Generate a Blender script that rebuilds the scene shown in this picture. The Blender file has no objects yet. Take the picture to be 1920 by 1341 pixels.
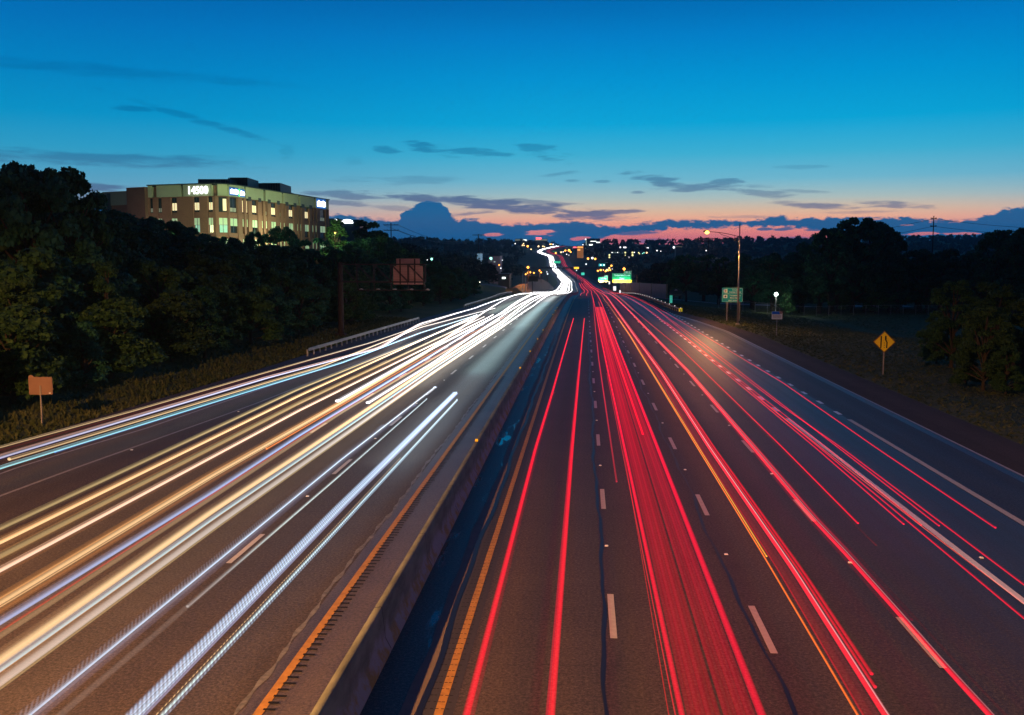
import bpy, math, random
import numpy as np
from mathutils import Vector, Matrix

random.seed(7); rng = np.random.default_rng(11)
S = bpy.context.scene
col = S.collection
R = math.radians

# ------------------------------------------------------------------ camera
CAM_H = 9.0
FPX = 1812.0                      # focal length in pixels of the 1920 wide photograph
PITCH = math.atan((670.5-490)/FPX)
YAW = math.atan(136/FPX*math.cos(PITCH))
cd = bpy.data.cameras.new('camera'); cam = bpy.data.objects.new('camera', cd); col.objects.link(cam)
cam.location = (0, 0, CAM_H); cam.rotation_euler = (math.pi/2-PITCH, 0, YAW)
cd.sensor_width = 36; cd.lens = 36*FPX/1920; cd.clip_start = 0.2; cd.clip_end = 20000
S.camera = cam
S.view_settings.view_transform = 'Standard'; S.view_settings.look = 'None'
S.view_settings.exposure = 0; S.view_settings.gamma = 1
S.render.resolution_x = 1024; S.render.resolution_y = 715
try:
    S.cycles.transparent_max_bounces = 48
    S.cycles.max_bounces = 5; S.cycles.diffuse_bounces = 2; S.cycles.glossy_bounces = 3
    S.cycles.sample_clamp_indirect = 3.0
except Exception: pass

_F = Vector((-math.sin(YAW)*math.cos(PITCH), math.cos(YAW)*math.cos(PITCH), -math.sin(PITCH)))
_R = Vector((math.cos(YAW), math.sin(YAW), 0)); _U = _R.cross(_F)
def ray(px, py): return _F + _R*((px-960)/FPX) + _U*((670.5-py)/FPX)
def at(px, py, d): return Vector((0,0,CAM_H)) + ray(px, py)*d
def azel(px, py):
    v = ray(px, py).normalized(); return math.atan2(v.x, v.y), math.asin(v.z)

def srgb(r, g, b, k=1.0):
    f = lambda c: (c/255/12.92 if c <= 10 else ((c/255+0.055)/1.055)**2.4)*k
    return (f(r), f(g), f(b), 1.0)

# ------------------------------------------------------------------ world: dusk sky with clouds
W = bpy.data.worlds.new('World'); S.world = W; W.use_nodes = True
nt = W.node_tree; nt.nodes.clear()
class NB:
    """tiny node builder"""
    def __init__(s, nt): s.nt = nt
    def n(s, t, **kw):
        o = s.nt.nodes.new(t)
        for k, v in kw.items(): setattr(o, k, v)
        return o
    def put(s, node, i, v):
        if v is None: return
        if hasattr(v, 'bl_idname') or isinstance(v, bpy.types.NodeSocket): s.nt.links.new(v, node.inputs[i])
        else: node.inputs[i].default_value = v
    def m(s, op, a, b=None, c=None, clamp=False):
        o = s.n('ShaderNodeMath', operation=op); o.use_clamp = clamp
        s.put(o, 0, a); s.put(o, 1, b); s.put(o, 2, c); return o.outputs[0]
    def ss(s, x, a, b):       # smoothstep
        o = s.n('ShaderNodeMapRange', interpolation_type='SMOOTHSTEP')
        s.put(o, 0, x); o.inputs[1].default_value = a; o.inputs[2].default_value = b
        o.inputs[3].default_value = 0; o.inputs[4].default_value = 1; return o.outputs[0]
    def mix(s, f, a, b, bt='MIX'):
        o = s.n('ShaderNodeMix', data_type='RGBA', blend_type=bt)
        s.put(o, 0, f); s.put(o, 6, a); s.put(o, 7, b); return o.outputs[2]
    def ramp(s, f, stops, interp='LINEAR'):
        o = s.n('ShaderNodeValToRGB'); o.color_ramp.interpolation = interp
        e = o.color_ramp.elements
        while len(e) > 1: e.remove(e[-1])
        e[0].position = stops[0][0]; e[0].color = stops[0][1]
        for p, c in stops[1:]:
            q = e.new(p); q.color = c
        s.put(o, 0, f); return o.outputs[0]
    def noise(s, vec, scale, detail=4, rough=.55):
        o = s.n('ShaderNodeTexNoise'); s.put(o, 'Vector', vec); o.inputs['Scale'].default_value = scale
        o.inputs['Detail'].default_value = detail; o.inputs['Roughness'].default_value = rough
        return o.outputs[0]
    def xyz(s, x, y, z):
        o = s.n('ShaderNodeCombineXYZ'); s.put(o, 0, x); s.put(o, 1, y); s.put(o, 2, z); return o.outputs[0]
B = NB(nt)
tc = B.n('ShaderNodeTexCoord'); sep = B.n('ShaderNodeSeparateXYZ'); nt.links.new(tc.outputs['Generated'], sep.inputs[0])
X_, Y_, Z_ = sep.outputs
AZ = B.m('ARCTAN2', X_, Y_)                       # radians, 0 = along the road
EL = B.m('ARCSINE', B.m('MINIMUM', B.m('MAXIMUM', Z_, -1.0), 1.0))
def pxu(px): return azel(px, 490)[0]              # azimuth of a photo column
U = B.m('MULTIPLY', AZ, 1000.0); V = B.m('MULTIPLY', EL, 1000.0)     # milliradians
def UV(px, py):
    a, e = azel(px, py); return a*1000, e*1000
def elr(y): return azel(1096, y)[1]
ELN = B.m('MULTIPLY', EL, 1/1.6, clamp=True)
def st(y, c): return (max(0, elr(y))/1.6, c)
CLEAR = B.ramp(ELN, [
    (0.0, srgb(186,92,112)), st(452, srgb(206,104,118)), st(432, srgb(224,132,122)), st(414, srgb(228,160,132)),
    st(395, srgb(205,176,150)), st(372, srgb(156,178,178)), st(340, srgb(104,170,192)), st(290, srgb(56,164,198)),
    st(235, srgb(8,156,204)), st(150, srgb(0,142,202)), st(70, srgb(0,122,192)), st(0, srgb(0,100,170)),
    (0.42, srgb(0,64,128)), (1.0, srgb(2,44,92))])
COOL = B.ramp(ELN, [
    (0.0, srgb(70,100,140)), st(452, srgb(110,110,140)), st(414, srgb(168,148,160)), st(390, srgb(140,155,172)),
    st(360, srgb(92,152,180)), st(300, srgb(46,148,186)), st(235, srgb(6,140,190)), st(150, srgb(0,126,188)),
    st(70, srgb(0,110,180)), st(0, srgb(0,94,164)), (0.42, srgb(0,56,116)), (1.0, srgb(2,40,86))])
# warm glow is strongest round the place where the sun went down
DAZ = B.m('ABSOLUTE', B.m('SUBTRACT', AZ, pxu(1330)))
warm = B.ss(DAZ, 0.62, 0.10)
base = B.mix(warm, COOL, CLEAR)
# the sky opposite the sunset is much darker
back = B.m('MULTIPLY_ADD', B.ss(DAZ, 2.4, 0.45), 0.72, 0.28)
# --- clouds
nvec = B.xyz(B.m('MULTIPLY', U, 0.022), B.m('MULTIPLY', V, 0.16), 0.0)
nvec2 = B.xyz(B.m('MULTIPLY', U, 0.11), B.m('MULTIPLY', V, 0.26), 3.0)
N1 = B.m('SUBTRACT', B.noise(nvec, 1.0, 6, .62), 0.5)
N2 = B.m('SUBTRACT', B.noise(nvec2, 1.0, 5, .6), 0.5)
def ell(px, py, rx, ry, ang=0, k=1.5, soft=.9, dens=1.0, nz=None):
    u, v = UV(px, py); rx = rx/1.85; ry = ry/1.85
    a = R(ang); dx = B.m('SUBTRACT', U, u); dy = B.m('SUBTRACT', V, v)
    if ang:
        p = B.m('ADD', B.m('MULTIPLY', dx, math.cos(a)), B.m('MULTIPLY', dy, math.sin(a)))
        q = B.m('ADD', B.m('MULTIPLY', dx, -math.sin(a)), B.m('MULTIPLY', dy, math.cos(a)))
    else: p, q = dx, dy
    p = B.m('DIVIDE', p, rx); q = B.m('DIVIDE', q, ry)
    d2 = B.m('ADD', B.m('MULTIPLY', p, p), B.m('MULTIPLY', q, q))
    t = B.m('SUBTRACT', B.m('MULTIPLY_ADD', N1 if nz is None else nz, k*3.4, 1.28), d2)
    return B.m('MULTIPLY', B.ss(t, 0.0, soft), dens)
def union(ms):
    o = ms[0]
    for x in ms[1:]: o = B.m('MAXIMUM', o, x)
    return o
wisps = union([ell(*a) for a in [
    (170,131,330,12,-1,1.0,1.6,.42), (420,150,160,7,-3,1.0,1.6,.25),
    (375,226,150,7,-15,1.5,1.5,.50), (250,203,36,6,0,1.2,1.4,.55),
    (190,298,250,14,0,1.2,1.5,.75), (330,303,90,7,-4,1.5,1.4,.45), (60,296,110,10,2,1.6,1.5,.35),
    (725,280,24,8,-4,1.8,1.4,.55), (805,279,52,9,-10,2.0,1.4,.62), (885,284,75,8,-5,2.2,1.4,.55), (1022,285,52,13,-8,2.4,1.4,.50),
    (770,338,120,8,0,1.8,1.5,.35), (1055,325,42,4,6,1.6,1.4,.62), (538,288,16,12,70,1.8,1.6,.22), (665,300,22,8,0,1.8,1.6,.20),
    (1235,338,60,13,-14,2.2,1.3,.75), (1310,352,75,7,0,2.0,1.3,.72), (1365,345,38,10,-12,2.2,1.3,.68), (1435,362,50,9,-8,2.3,1.4,.55),
    (1420,350,34,5,-4,1.8,1.4,.45), (1195,361,14,3,0,1.4,1.4,.6), (1500,358,50,4,-4,1.5,1.4,.42), (1072,339,16,3,0,1.4,1.3,.5), (1128,340,18,3,0,1.4,1.3,.5),
    (1500,313,50,4,-1,1.5,1.4,.28), (1530,386,75,7,-4,1.7,1.3,.75), (1680,384,70,6,-4,1.7,1.3,.70), (1620,397,40,3,0,1.4,1.3,.4), (1610,398,70,3,0,1.4,1.3,.3),
    (620,363,50,8,-2,1.7,1.2,.70), (690,370,60,6,0,1.7,1.2,.72), (650,382,60,6,-3,1.7,1.3,.65), (740,390,60,5,-3,1.6,1.4,.45),
    (800,373,130,8,-4,1.5,1.1,.92), (930,384,130,12,-6,1.7,1.1,.95), (1050,396,130,12,-6,1.7,1.1,.92), (1165,398,60,5,2,1.6,1.2,.80), (1000,380,80,6,-3,1.6,1.2,.6),
    (900,397,60,5,6,1.7,1.3,.7), (160,352,80,9,0,1.3,1.2,.9), (50,362,140,16,0,1.2,1.2,.8),
    (1290,413,30,3,0,1.4,1.3,.3), (1395,407,60,3,0,1.4,1.3,.35)]])
WC = B.ramp(ELN, [(0, srgb(88,88,128)), st(400, srgb(88,96,130)), st(370, srgb(78,100,134)), st(340, srgb(66,112,146)),
                  st(290, srgb(20,108,150)), st(220, srgb(0,98,152)), st(120, srgb(0,88,150))])
sky = B.mix(wisps, base, WC)
# low bank of blue cloud between two wavy outlines
def curve(pts, lo, hi):
    fc = B.n('ShaderNodeFloatCurve'); c = fc.mapping.curves[0]
    us = [pxu(p)*1000 for p, _ in pts]; u0, u1 = us[0], us[-1]
    P = [((u-u0)/(u1-u0), (UV(p, y)[1]-lo)/(hi-lo)) for u, (p, y) in zip(us, pts)]
    while len(c.points) > 2: c.points.remove(c.points[-1])
    c.points[0].location = P[0]; c.points[1].location = P[-1]
    for q in P[1:-1]: c.points.new(*q)
    for p in c.points: p.handle_type = 'VECTOR'
    fc.mapping.update()
    x = B.m('DIVIDE', B.m('SUBTRACT', U, u0), (u1-u0), clamp=True)
    nt.links.new(x, fc.inputs[1])
    return B.m('MULTIPLY_ADD', fc.outputs[0], hi-lo, lo)
TOP = curve([(-150,395),(0,388),(120,372),(185,380),(240,420),(560,420),(590,403),(660,403),(690,409),(738,413),(754,412),(760,401),(768,398),(774,401),
    (778,392),(790,385),(803,379),(812,379),(822,384),(834,391),(838,397),(842,412),(860,413),(872,410),(890,410),(915,417),(950,420),(1000,419),(1060,416),(1082,413),(1110,419),(1140,424),(1165,424),
    (1200,418),(1238,414),(1252,411),(1300,415),(1340,412),(1400,413),(1430,408),(1457,403),(1480,410),(1510,409),(1600,406),(1650,407),(1700,407),(1755,411),
    (1800,413),(1840,406),(1862,400),(1872,391),(1890,393),(1900,387),(1930,388),(2080,390)], -20, 90)
BOT = curve([(-150,500),(560,500),(1080,500),(1112,458),(1135,445),(1165,439),(1220,436),(1260,430),(1330,430),(1370,426),(1450,426),(1500,428),(1540,434),
    (1600,446),(1640,470),(1700,500),(2080,500)], -20, 90)
Vn = B.m('MULTIPLY_ADD', N2, 13.0, V); Vn2 = B.m('MULTIPLY_ADD', N2, -16.0, V)
bank = B.m('MULTIPLY', B.ss(B.m('SUBTRACT', TOP, Vn), -0.9, 2.2), B.ss(B.m('SUBTRACT', Vn2, BOT), -1.0, 2.5))
holes = union([ell(a[0],a[1],a[2]*.62,a[3]*.60,a[4],a[5]*2.2,.55,a[7]) for a in [(925,440,34,5,2,.9,.8,.85), (1012,437,52,9,0,.9,.6,.95), (1088,447,26,6,6,.9,.8,.85), (1725,439,50,4,2,1.0,.8,.85), (1800,438,44,4,0,1.0,.8,.85),
    (1640,411,24,3,3,.8,.9,.7), (1800,408,34,4,-2,.8,.9,.6), (1150,446,40,4,-3,1.2,.8,.6), (1700,422,20,2,0,.8,.9,.35),(1480,438,10,2,0,.8,.9,.35)]])
hump = union([ell(a[0],a[1],a[2],a[3],a[4],a[5],a[6],a[7],nz=N2) for a in [(804,403,33,24,0,.42,.3,1.0),(776,410,24,16,0,.5,.2,1.0),(818,406,26,22,0,.4,.2,1.0),(802,420,52,24,0,.35,.3,1.0)]])
bank = B.m('MAXIMUM', bank, hump)
bank = B.m('MULTIPLY', bank, B.m('SUBTRACT', 1.0, holes))
low2 = union([ell(*a) for a in [(1435,430,16,3,0,1,.8,.9), (1470,430,22,3,3,1,.8,.9), (1530,431,24,3,3,1,.8,.9), (1180,434,60,7,0,1.4,.9,.9), (1470,449,60,5,0,1.6,1.2,.7),
    (1230,452,40,5,0,1.2,1.2,.6)]])
bank = B.m('MAXIMUM', bank, low2)
BC = B.ramp(ELN, [(0, srgb(4,84,140)), st(455, srgb(6,90,144)), st(430, srgb(26,86,134)), st(415, srgb(34,88,134)), st(395, srgb(16,92,140)), st(350, srgb(8,88,140))])
BC2 = B.mix(B.m('MULTIPLY_ADD', N2, .9, .5, clamp=True), BC, B.mix(.25, BC, srgb(70,80,120)))
sky = B.mix(bank, sky, BC2)
sky = B.mix(B.ss(EL, 0.0, -0.02), sky, srgb(8,18,26))
bg = B.n('ShaderNodeBackground'); wo = B.n('ShaderNodeOutputWorld')
lift = B.m('MULTIPLY_ADD', B.ss(EL, .20, 0.0), .26, 1.12)
mul = B.n('ShaderNodeVectorMath', operation='SCALE'); nt.links.new(sky, mul.inputs[0]); nt.links.new(B.m('MULTIPLY', back, lift), mul.inputs[3])
nt.links.new(mul.outputs[0], bg.inputs[0]); bg.inputs[1].default_value = 1.0; nt.links.new(bg.outputs[0], wo.inputs[0])

# ------------------------------------------------------------------ road path
TAB = [(-60,0,0),(0,0,0),(120,0,0),(180,.1,-.1),(230,.2,-.55),(280,.3,-1.35),(323,.5,-2.4),(400,1.2,-4.8),(500,1.5,-6.8),(640,-.5,-8.7),(760,-2,-9.5),(880,-4.5,-9.3),
       (1050,-15,-5.6),(1250,-29,2.1),(1400,-36,10),(1500,-42,16.3),(1600,-56,20.5),(1700,-68,25),(1780,-69,28.5),(1900,-60,34),(2050,-45,40),(2300,-28,43),(2600,0,40),(3600,60,30)]
_ty = np.array([t[0] for t in TAB], float)
def _interp(k):
    v = np.array([t[k] for t in TAB], float)
    m = np.gradient(v, _ty)
    def f(y):
        y = float(min(max(y, _ty[0]), _ty[-1])); i = int(min(max(np.searchsorted(_ty, y)-1, 0), len(_ty)-2))
        h = _ty[i+1]-_ty[i]; t = (y-_ty[i])/h
        return ((2*t**3-3*t**2+1)*v[i]+(t**3-2*t**2+t)*h*m[i]+(-2*t**3+3*t**2)*v[i+1]+(t**3-t**2)*h*m[i+1])
    return f
cX = _interp(1); zR0 = _interp(2)
def zR(y): return 0.0 if y < 125 else zR0(y)
def lin(tab):
    xs = [t[0] for t in tab]; ys = [t[1] for t in tab]
    return lambda y: float(np.interp(y, xs, ys))
LE = lin([(-60,-29),(20,-28.8),(47,-28.3),(82,-27),(150,-25.6),(200,-23.8),(280,-21.5),(350,-20.5),(500,-20),(2600,-19)])
RE = lin([(-60,21.6),(120,21.5),(150,19.5),(180,16.5),(240,15.8),(340,15.5),(600,14.5),(1200,12),(2600,11)])
def gpt(px, py, h=0.0):
    """world point where the sight line through a photo pixel meets the road surface raised by h"""
    d = ray(px, py); t = 5.0
    while t < 700:
        p = Vector((0,0,CAM_H))+d*t
        if p.z <= zR(p.y)+h:
            lo, hi = t-1.0, t
            for _ in range(30):
                m = (lo+hi)/2; q = Vector((0,0,CAM_H))+d*m
                if q.z <= zR(q.y)+h: hi = m
                else: lo = m
            return Vector((0,0,CAM_H))+d*hi
        t += 1.0
    return Vector((0,0,CAM_H))+d*300
def off(px, py, h=0.0):
    p = gpt(px, py, h); return (p.y, p.x-cX(p.y))
def sst(x, a, b):
    t = min(max((x-a)/(b-a), 0), 1); return t*t*(3-2*t)
def hn(x, y):   # soft rolling noise
    return (math.sin(x*.0071+1.3)*math.cos(y*.0053+.4)+.6*math.sin(x*.017+y*.011+2)+.35*math.cos(x*.037-y*.029))
def gz(X, Y):
    """terrain height"""
    c = cX(Y); z = zR(Y); o = X-c; l = LE(Y); r = RE(Y)
    far = sst(Y, 300, 700)
    if o < l:
        e = l-o
        near = min(max(e-1.5, 0)*.10, 4.2) + .25*hn(X*3, Y*3)*sst(e, 2, 14)
        hill = sst(e, 20, 190)*(17*sst(Y, 220, 620)*(1-sst(Y, 1300, 2000)))
        zz = z*(1-sst(e, 10, 60)*(1-far)*.9)+near*(1-far*.5)+hill
        e2 = sst(e, 10, 90)*far
        return zz+e2*(2.5*hn(X, Y))-.06
    if o > r:
        e = o-r
        dip = -min(max(e-2.0, 0)*.11, 3.9)*sst(Y, 45, 190)*(1-far) - .5*sst(e, 2, 8)*(1-sst(Y,45,190))
        zz = z*(1-sst(e, 10, 60)*(1-far)*.9)+dip+.15*hn(X*3, Y*3)*sst(e, 1.5, 10)*(1-far)
        e2 = sst(e, 10, 90)*far
        hill = sst(e, 60, 500)*10*sst(Y, 1200, 2200)
        return zz+e2*2.5*hn(X, Y)+hill-.06
    return z-.08

# ------------------------------------------------------------------ object helpers
def tag(o, label=None, cat=None, group=None, kind=None):
    if label: o['label'] = label
    if cat: o['category'] = cat
    if group: o['group'] = group
    if kind: o['kind'] = kind
    return o
def empty(name, loc=(0,0,0), rz=0, label=None, cat=None, group=None):
    o = bpy.data.objects.new(name, None); col.objects.link(o); o.location = loc; o.rotation_euler = (0,0,rz)
    o.empty_display_size = .3
    return tag(o, label, cat, group)
def link(name, me, mat, parent=None, smooth=False):
    o = bpy.data.objects.new(name, me); col.objects.link(o)
    for m in (mat if isinstance(mat, (list, tuple)) else [mat]): me.materials.append(m)
    if parent: o.parent = parent
    if smooth:
        me.polygons.foreach_set('use_smooth', [True]*len(me.polygons))
    return o
def np_mesh(name, V, F):
    me = bpy.data.meshes.new(name); V = np.asarray(V, np.float32); F = np.asarray(F, np.int32)
    n = F.shape[1]
    me.vertices.add(len(V)); me.vertices.foreach_set('co', V.ravel())
    me.loops.add(F.size); me.loops.foreach_set('vertex_index', F.ravel())
    me.polygons.add(len(F)); me.polygons.foreach_set('loop_start', np.arange(0, F.size, n, dtype=np.int32))
    try: me.polygons.foreach_set('loop_total', np.full(len(F), n, np.int32))
    except Exception: pass
    me.update(calc_edges=True); me.validate(); return me
class MB:
    def __init__(s): s.v = []; s.f = []; s.mi = []
    def add(s, vs, fs, mi=0):
        k = len(s.v); s.v += [tuple(v) for v in vs]; s.f += [tuple(i+k for i in f) for f in fs]; s.mi += [mi]*len(fs); return s
    def box(s, c, d, rz=0, mi=0, M=None):
        x, y, z = d[0]/2, d[1]/2, d[2]/2
        vs = [Vector((a*x, b*y, e*z)) for a in (-1,1) for b in (-1,1) for e in (-1,1)]
        if M is None: M = Matrix.Rotation(rz, 3, 'Z')
        vs = [M@v+Vector(c) for v in vs]
        return s.add(vs, [(0,1,3,2),(4,6,7,5),(0,4,5,1),(2,3,7,6),(0,2,6,4),(1,5,7,3)], mi)
    def bar(s, a, b, w, h=None, mi=0):
        a = Vector(a); b = Vector(b); d = b-a; L = d.length
        if L < 1e-6: return s
        q = d.to_track_quat('Y', 'Z').to_matrix(); return s.box((a+b)/2, (w, L, h or w), M=q, mi=mi)
    def tube(s, pts, rad, n=8, mi=0, cap=True):
        pts = [Vector(p) for p in pts]; k = len(s.v); m = len(pts)
        if not hasattr(rad, '__len__'): rad = [rad]*m
        for i, p in enumerate(pts):
            d = (pts[min(i+1, m-1)]-pts[max(i-1, 0)]).normalized()
            u = d.cross(Vector((0,0,1)));
            if u.length < 1e-3: u = Vector((1,0,0))
            u.normalize(); w = u.cross(d)
            for j in range(n):
                a = 2*math.pi*j/n; s.v.append(tuple(p+(u*math.cos(a)+w*math.sin(a))*rad[i]))
        for i in range(m-1):
            for j in range(n):
                s.f.append((k+i*n+j, k+i*n+(j+1)%n, k+(i+1)*n+(j+1)%n, k+(i+1)*n+j)); s.mi.append(mi)
        if cap:
            s.f.append(tuple(k+j for j in range(n))[::-1]); s.f.append(tuple(k+(m-1)*n+j for j in range(n))); s.mi += [mi, mi]
        return s
    def ball(s, c, r, n=8, sz=1.0, mi=0):
        c = Vector(c); k = len(s.v); rows = n//2
        s.v.append(tuple(c+Vector((0,0,r*sz))))
        for i in range(1, rows):
            t = math.pi*i/rows
            for j in range(n):
                a = 2*math.pi*j/n; s.v.append(tuple(c+Vector((r*math.sin(t)*math.cos(a), r*math.sin(t)*math.sin(a), r*sz*math.cos(t)))))
        s.v.append(tuple(c-Vector((0,0,r*sz)))); e = len(s.v)-1
        for j in range(n):
            s.f.append((k, k+1+j, k+1+(j+1)%n)); s.mi.append(mi)
            b = k+1+(rows-2)*n; s.f.append((e, b+(j+1)%n, b+j)); s.mi.append(mi)
        for i in range(rows-2):
            for j in range(n):
                a = k+1+i*n; s.f.append((a+j, a+n+j, a+n+(j+1)%n, a+(j+1)%n)); s.mi.append(mi)
        return s
    def mesh(s, name):
        me = bpy.data.meshes.new(name); me.from_pydata(s.v, [], s.f); me.update()
        if any(s.mi): me.polygons.foreach_set('material_index', s.mi)
        return me
    def build(s, name, mat, parent=None, smooth=False): return link(name, s.mesh(name), mat, parent, smooth)
def dup(root, loc, rz=None, label=None, sc=None):
    r = root.copy(); col.objects.link(r); r.location = loc
    if rz is not None: r.rotation_euler = (0,0,rz)
    if sc is not None: r.scale = sc
    if label: r['label'] = label
    for ch in list(root.children):
        c = ch.copy(); col.objects.link(c); c.parent = r
        for g in ch.children:
            d = g.copy(); col.objects.link(d); d.parent = c
    return r
def text_mesh(body, size, name='lettering', bold=0.0, align='CENTER'):
    cu = bpy.data.curves.new('t', 'FONT'); cu.body = body; cu.size = size; cu.align_x = align; cu.align_y = 'CENTER'
    cu.extrude = .004; cu.offset = bold; cu.resolution_u = 3
    o = bpy.data.objects.new('t', cu); col.objects.link(o)
    dg = bpy.context.evaluated_depsgraph_get(); me = bpy.data.meshes.new_from_object(o.evaluated_get(dg)); me.name = name
    bpy.data.objects.remove(o); bpy.data.curves.remove(cu)
    me.materials.clear(); return me
def put_text(name, items, mat, parent, y=-.03):
    """items: (text, size, x, z, bold) in the sign's own x/z plane, facing -y"""
    vs = []; fs = []
    for (b, sz, x, z, bo) in items:
        me = text_mesh(b, sz, bold=bo); k = len(vs)
        vs += [(v.co.x+x, y-v.co.z, v.co.y+z) for v in me.vertices]; fs += [tuple(i+k for i in p.vertices) for p in me.polygons]
        bpy.data.meshes.remove(me)
    me = bpy.data.meshes.new(name); me.from_pydata(vs, [], fs); me.update()
    return link(name, me, mat, parent)

# ------------------------------------------------------------------ materials
def mat(name, c, rough=.7, metal=0.0, var=.0, vscale=3.0, spec=.4, emit=None, es=0, bump=0, bscale=20):
    m = bpy.data.materials.new(name); m.use_nodes = True; n = m.node_tree; b = NB(n); p = n.nodes['Principled BSDF']
    cc = (c[0], c[1], c[2], 1)
    p.inputs['Base Color'].default_value = cc; p.inputs['Roughness'].default_value = rough; p.inputs['Metallic'].default_value = metal
    p.inputs['Specular IOR Level'].default_value = spec
    t = b.n('ShaderNodeTexCoord')
    if var:
        nz = b.noise(t.outputs['Object'], vscale, 5, .6)
        f = b.m('MULTIPLY_ADD', b.m('SUBTRACT', nz, .5), 2.6*var, 1.0)
        v = b.n('ShaderNodeVectorMath', operation='SCALE'); v.inputs[0].default_value = cc[:3]; n.links.new(f, v.inputs[3])
        n.links.new(v.outputs[0], p.inputs['Base Color'])
    if bump:
        nz = b.noise(t.outputs['Object'], bscale, 4, .6); bp = b.n('ShaderNodeBump'); bp.inputs['Strength'].default_value = bump
        bp.inputs['Distance'].default_value = .05; n.links.new(nz, bp.inputs['Height']); n.links.new(bp.outputs[0], p.inputs['Normal'])
    if emit:
        p.inputs['Emission Color'].default_value = (*emit[:3], 1); p.inputs['Emission Strength'].default_value = es
    return m
def glow(name, c, s):
    m = bpy.data.materials.new(name); m.use_nodes = True; n = m.node_tree; n.nodes.clear()
    e = n.nodes.new('ShaderNodeEmission'); o = n.nodes.new('ShaderNodeOutputMaterial'); e.inputs[0].default_value = (*c[:3], 1); e.inputs[1].default_value = s
    n.links.new(e.outputs[0], o.inputs[0]); return m
M = {}
def asphalt(name, c1, c2, rough, wet=0.0, spec=.35, grad=None, gl=.65):
    m = bpy.data.materials.new(name); m.use_nodes = True; n = m.node_tree; b = NB(n); p = n.nodes['Principled BSDF']
    t = b.n('ShaderNodeTexCoord'); o = t.outputs['Object']; sp = b.n('ShaderNodeSeparateXYZ'); n.links.new(o, sp.inputs[0])
    big = b.noise(o, .35, 5, .6); fine = b.noise(o, 13.0, 4, .85)
    lane = b.noise(b.xyz(b.m('MULTIPLY', sp.outputs[0], 1.3), b.m('MULTIPLY', sp.outputs[1], .012), 0), 1.0, 4, .6)
    crack = b.noise(b.xyz(b.m('MULTIPLY', sp.outputs[0], .10), b.m('MULTIPLY', sp.outputs[1], 1.1), 5.0), 1.0, 5, .65)
    ck = b.ss(b.m('ABSOLUTE', b.m('SUBTRACT', crack, .5)), .0, .006)
    f = b.m('ADD', b.m('MULTIPLY', lane, .75), b.m('MULTIPLY', big, .45)); f = b.ss(f, .38, .82)
    c = b.mix(f, c1, c2)
    c = b.mix(b.m('MULTIPLY', b.ss(fine, .47, .66), .95), c, b.mix(gl, c, (.20,.16,.13,1))); c = b.mix(b.m('MULTIPLY', b.ss(fine, .5, .34), .75), c, (.014,.012,.010,1))
    wt = b.m('MULTIPLY_ADD', b.m('COSINE', b.m('MULTIPLY', b.m('SUBTRACT', sp.outputs[0], .77), 2*math.pi/1.83)), .5, .5)
    stn = b.ss(b.noise(b.xyz(b.m('MULTIPLY', sp.outputs[0], .9), b.m('MULTIPLY', sp.outputs[1], .16), 9.0), 1.0, 5, .6), .60, .72)
    c = b.mix(b.m('ADD', b.m('MULTIPLY', wt, .22), b.m('MULTIPLY', stn, .30)), c, (.020,.017,.015,1))
    c = b.mix(b.m('MULTIPLY', b.m('SUBTRACT', 1.0, ck), .45), c, (.012,.011,.011,1))
    n.links.new(c, p.inputs['Base Color'])
    r = b.m('MULTIPLY_ADD', b.m('SUBTRACT', lane, .5), .25, rough)
    if grad:     # outer lanes: older, darker, smoother surface
        gx = b.ss(sp.outputs[0], grad[0], grad[1]); r = b.m('SUBTRACT', r, b.m('MULTIPLY', gx, grad[2])); c = b.mix(b.m('MULTIPLY', gx, .75), c, b.mix(.35, grad[3], c)); n.links.new(c, p.inputs['Base Color'])
    if wet:
        pud = b.ss(b.noise(b.xyz(b.m('MULTIPLY', sp.outputs[0], .9), b.m('MULTIPLY', sp.outputs[1], .15), 4.0), 1.0, 6, .62), .535, .60); pud = b.m('MULTIPLY', pud, b.ss(sp.outputs[1], 120, 60))
        r = b.m('SUBTRACT', r, b.m('MULTIPLY', pud, wet), clamp=True)
    n.links.new(r, p.inputs['Roughness']); p.inputs['Specular IOR Level'].default_value = spec
    bp = b.n('ShaderNodeBump'); bp.inputs['Strength'].default_value = .5; bp.inputs['Distance'].default_value = .02
    g = b.noise(o, 22.0, 3, .7)
    if wet:
        inv = b.m('SUBTRACT', 1.0, pud); g = b.m('MULTIPLY', g, inv)
    n.links.new(g, bp.inputs['Height']); n.links.new(bp.outputs[0], p.inputs['Normal'])
    return m
M['asphalt'] = asphalt('asphalt', (.055,.043,.034,1), (.088,.069,.054,1), .64, spec=.22)
M['asphalt_old'] = asphalt('asphalt_outer_lanes', (.026,.027,.030,1), (.046,.046,.048,1), .46, spec=.42)
M['asphalt_new'] = asphalt('asphalt_shoulder', (.034,.016,.008,1), (.092,.046,.022,1), .55, spec=.22, gl=.15)
M['shoulder_con'] = asphalt('worn_concrete', (.050,.038,.030,1), (.125,.098,.078,1), .46)
M['wet'] = asphalt('shaded_wet_gutter', (.020,.021,.023,1), (.045,.044,.045,1), .48, wet=.44)  # dark base paints the barrier's shadow; the glossy patches are puddles
M['band'] = mat('lamplit_shoulder_band', (.16,.125,.10), .75, var=.25, vscale=2)  # paler colour paints the lamplit ground past the barrier's shadow
M['tar'] = mat('tar_sealant', (.010,.010,.012), .45, spec=.25)
M['rumble'] = mat('rumble_asphalt', (.045,.042,.046), .7, var=.2, vscale=8)
M['white'] = mat('road_paint_white', (.50,.47,.44), .6, var=.22, vscale=6)
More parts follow.
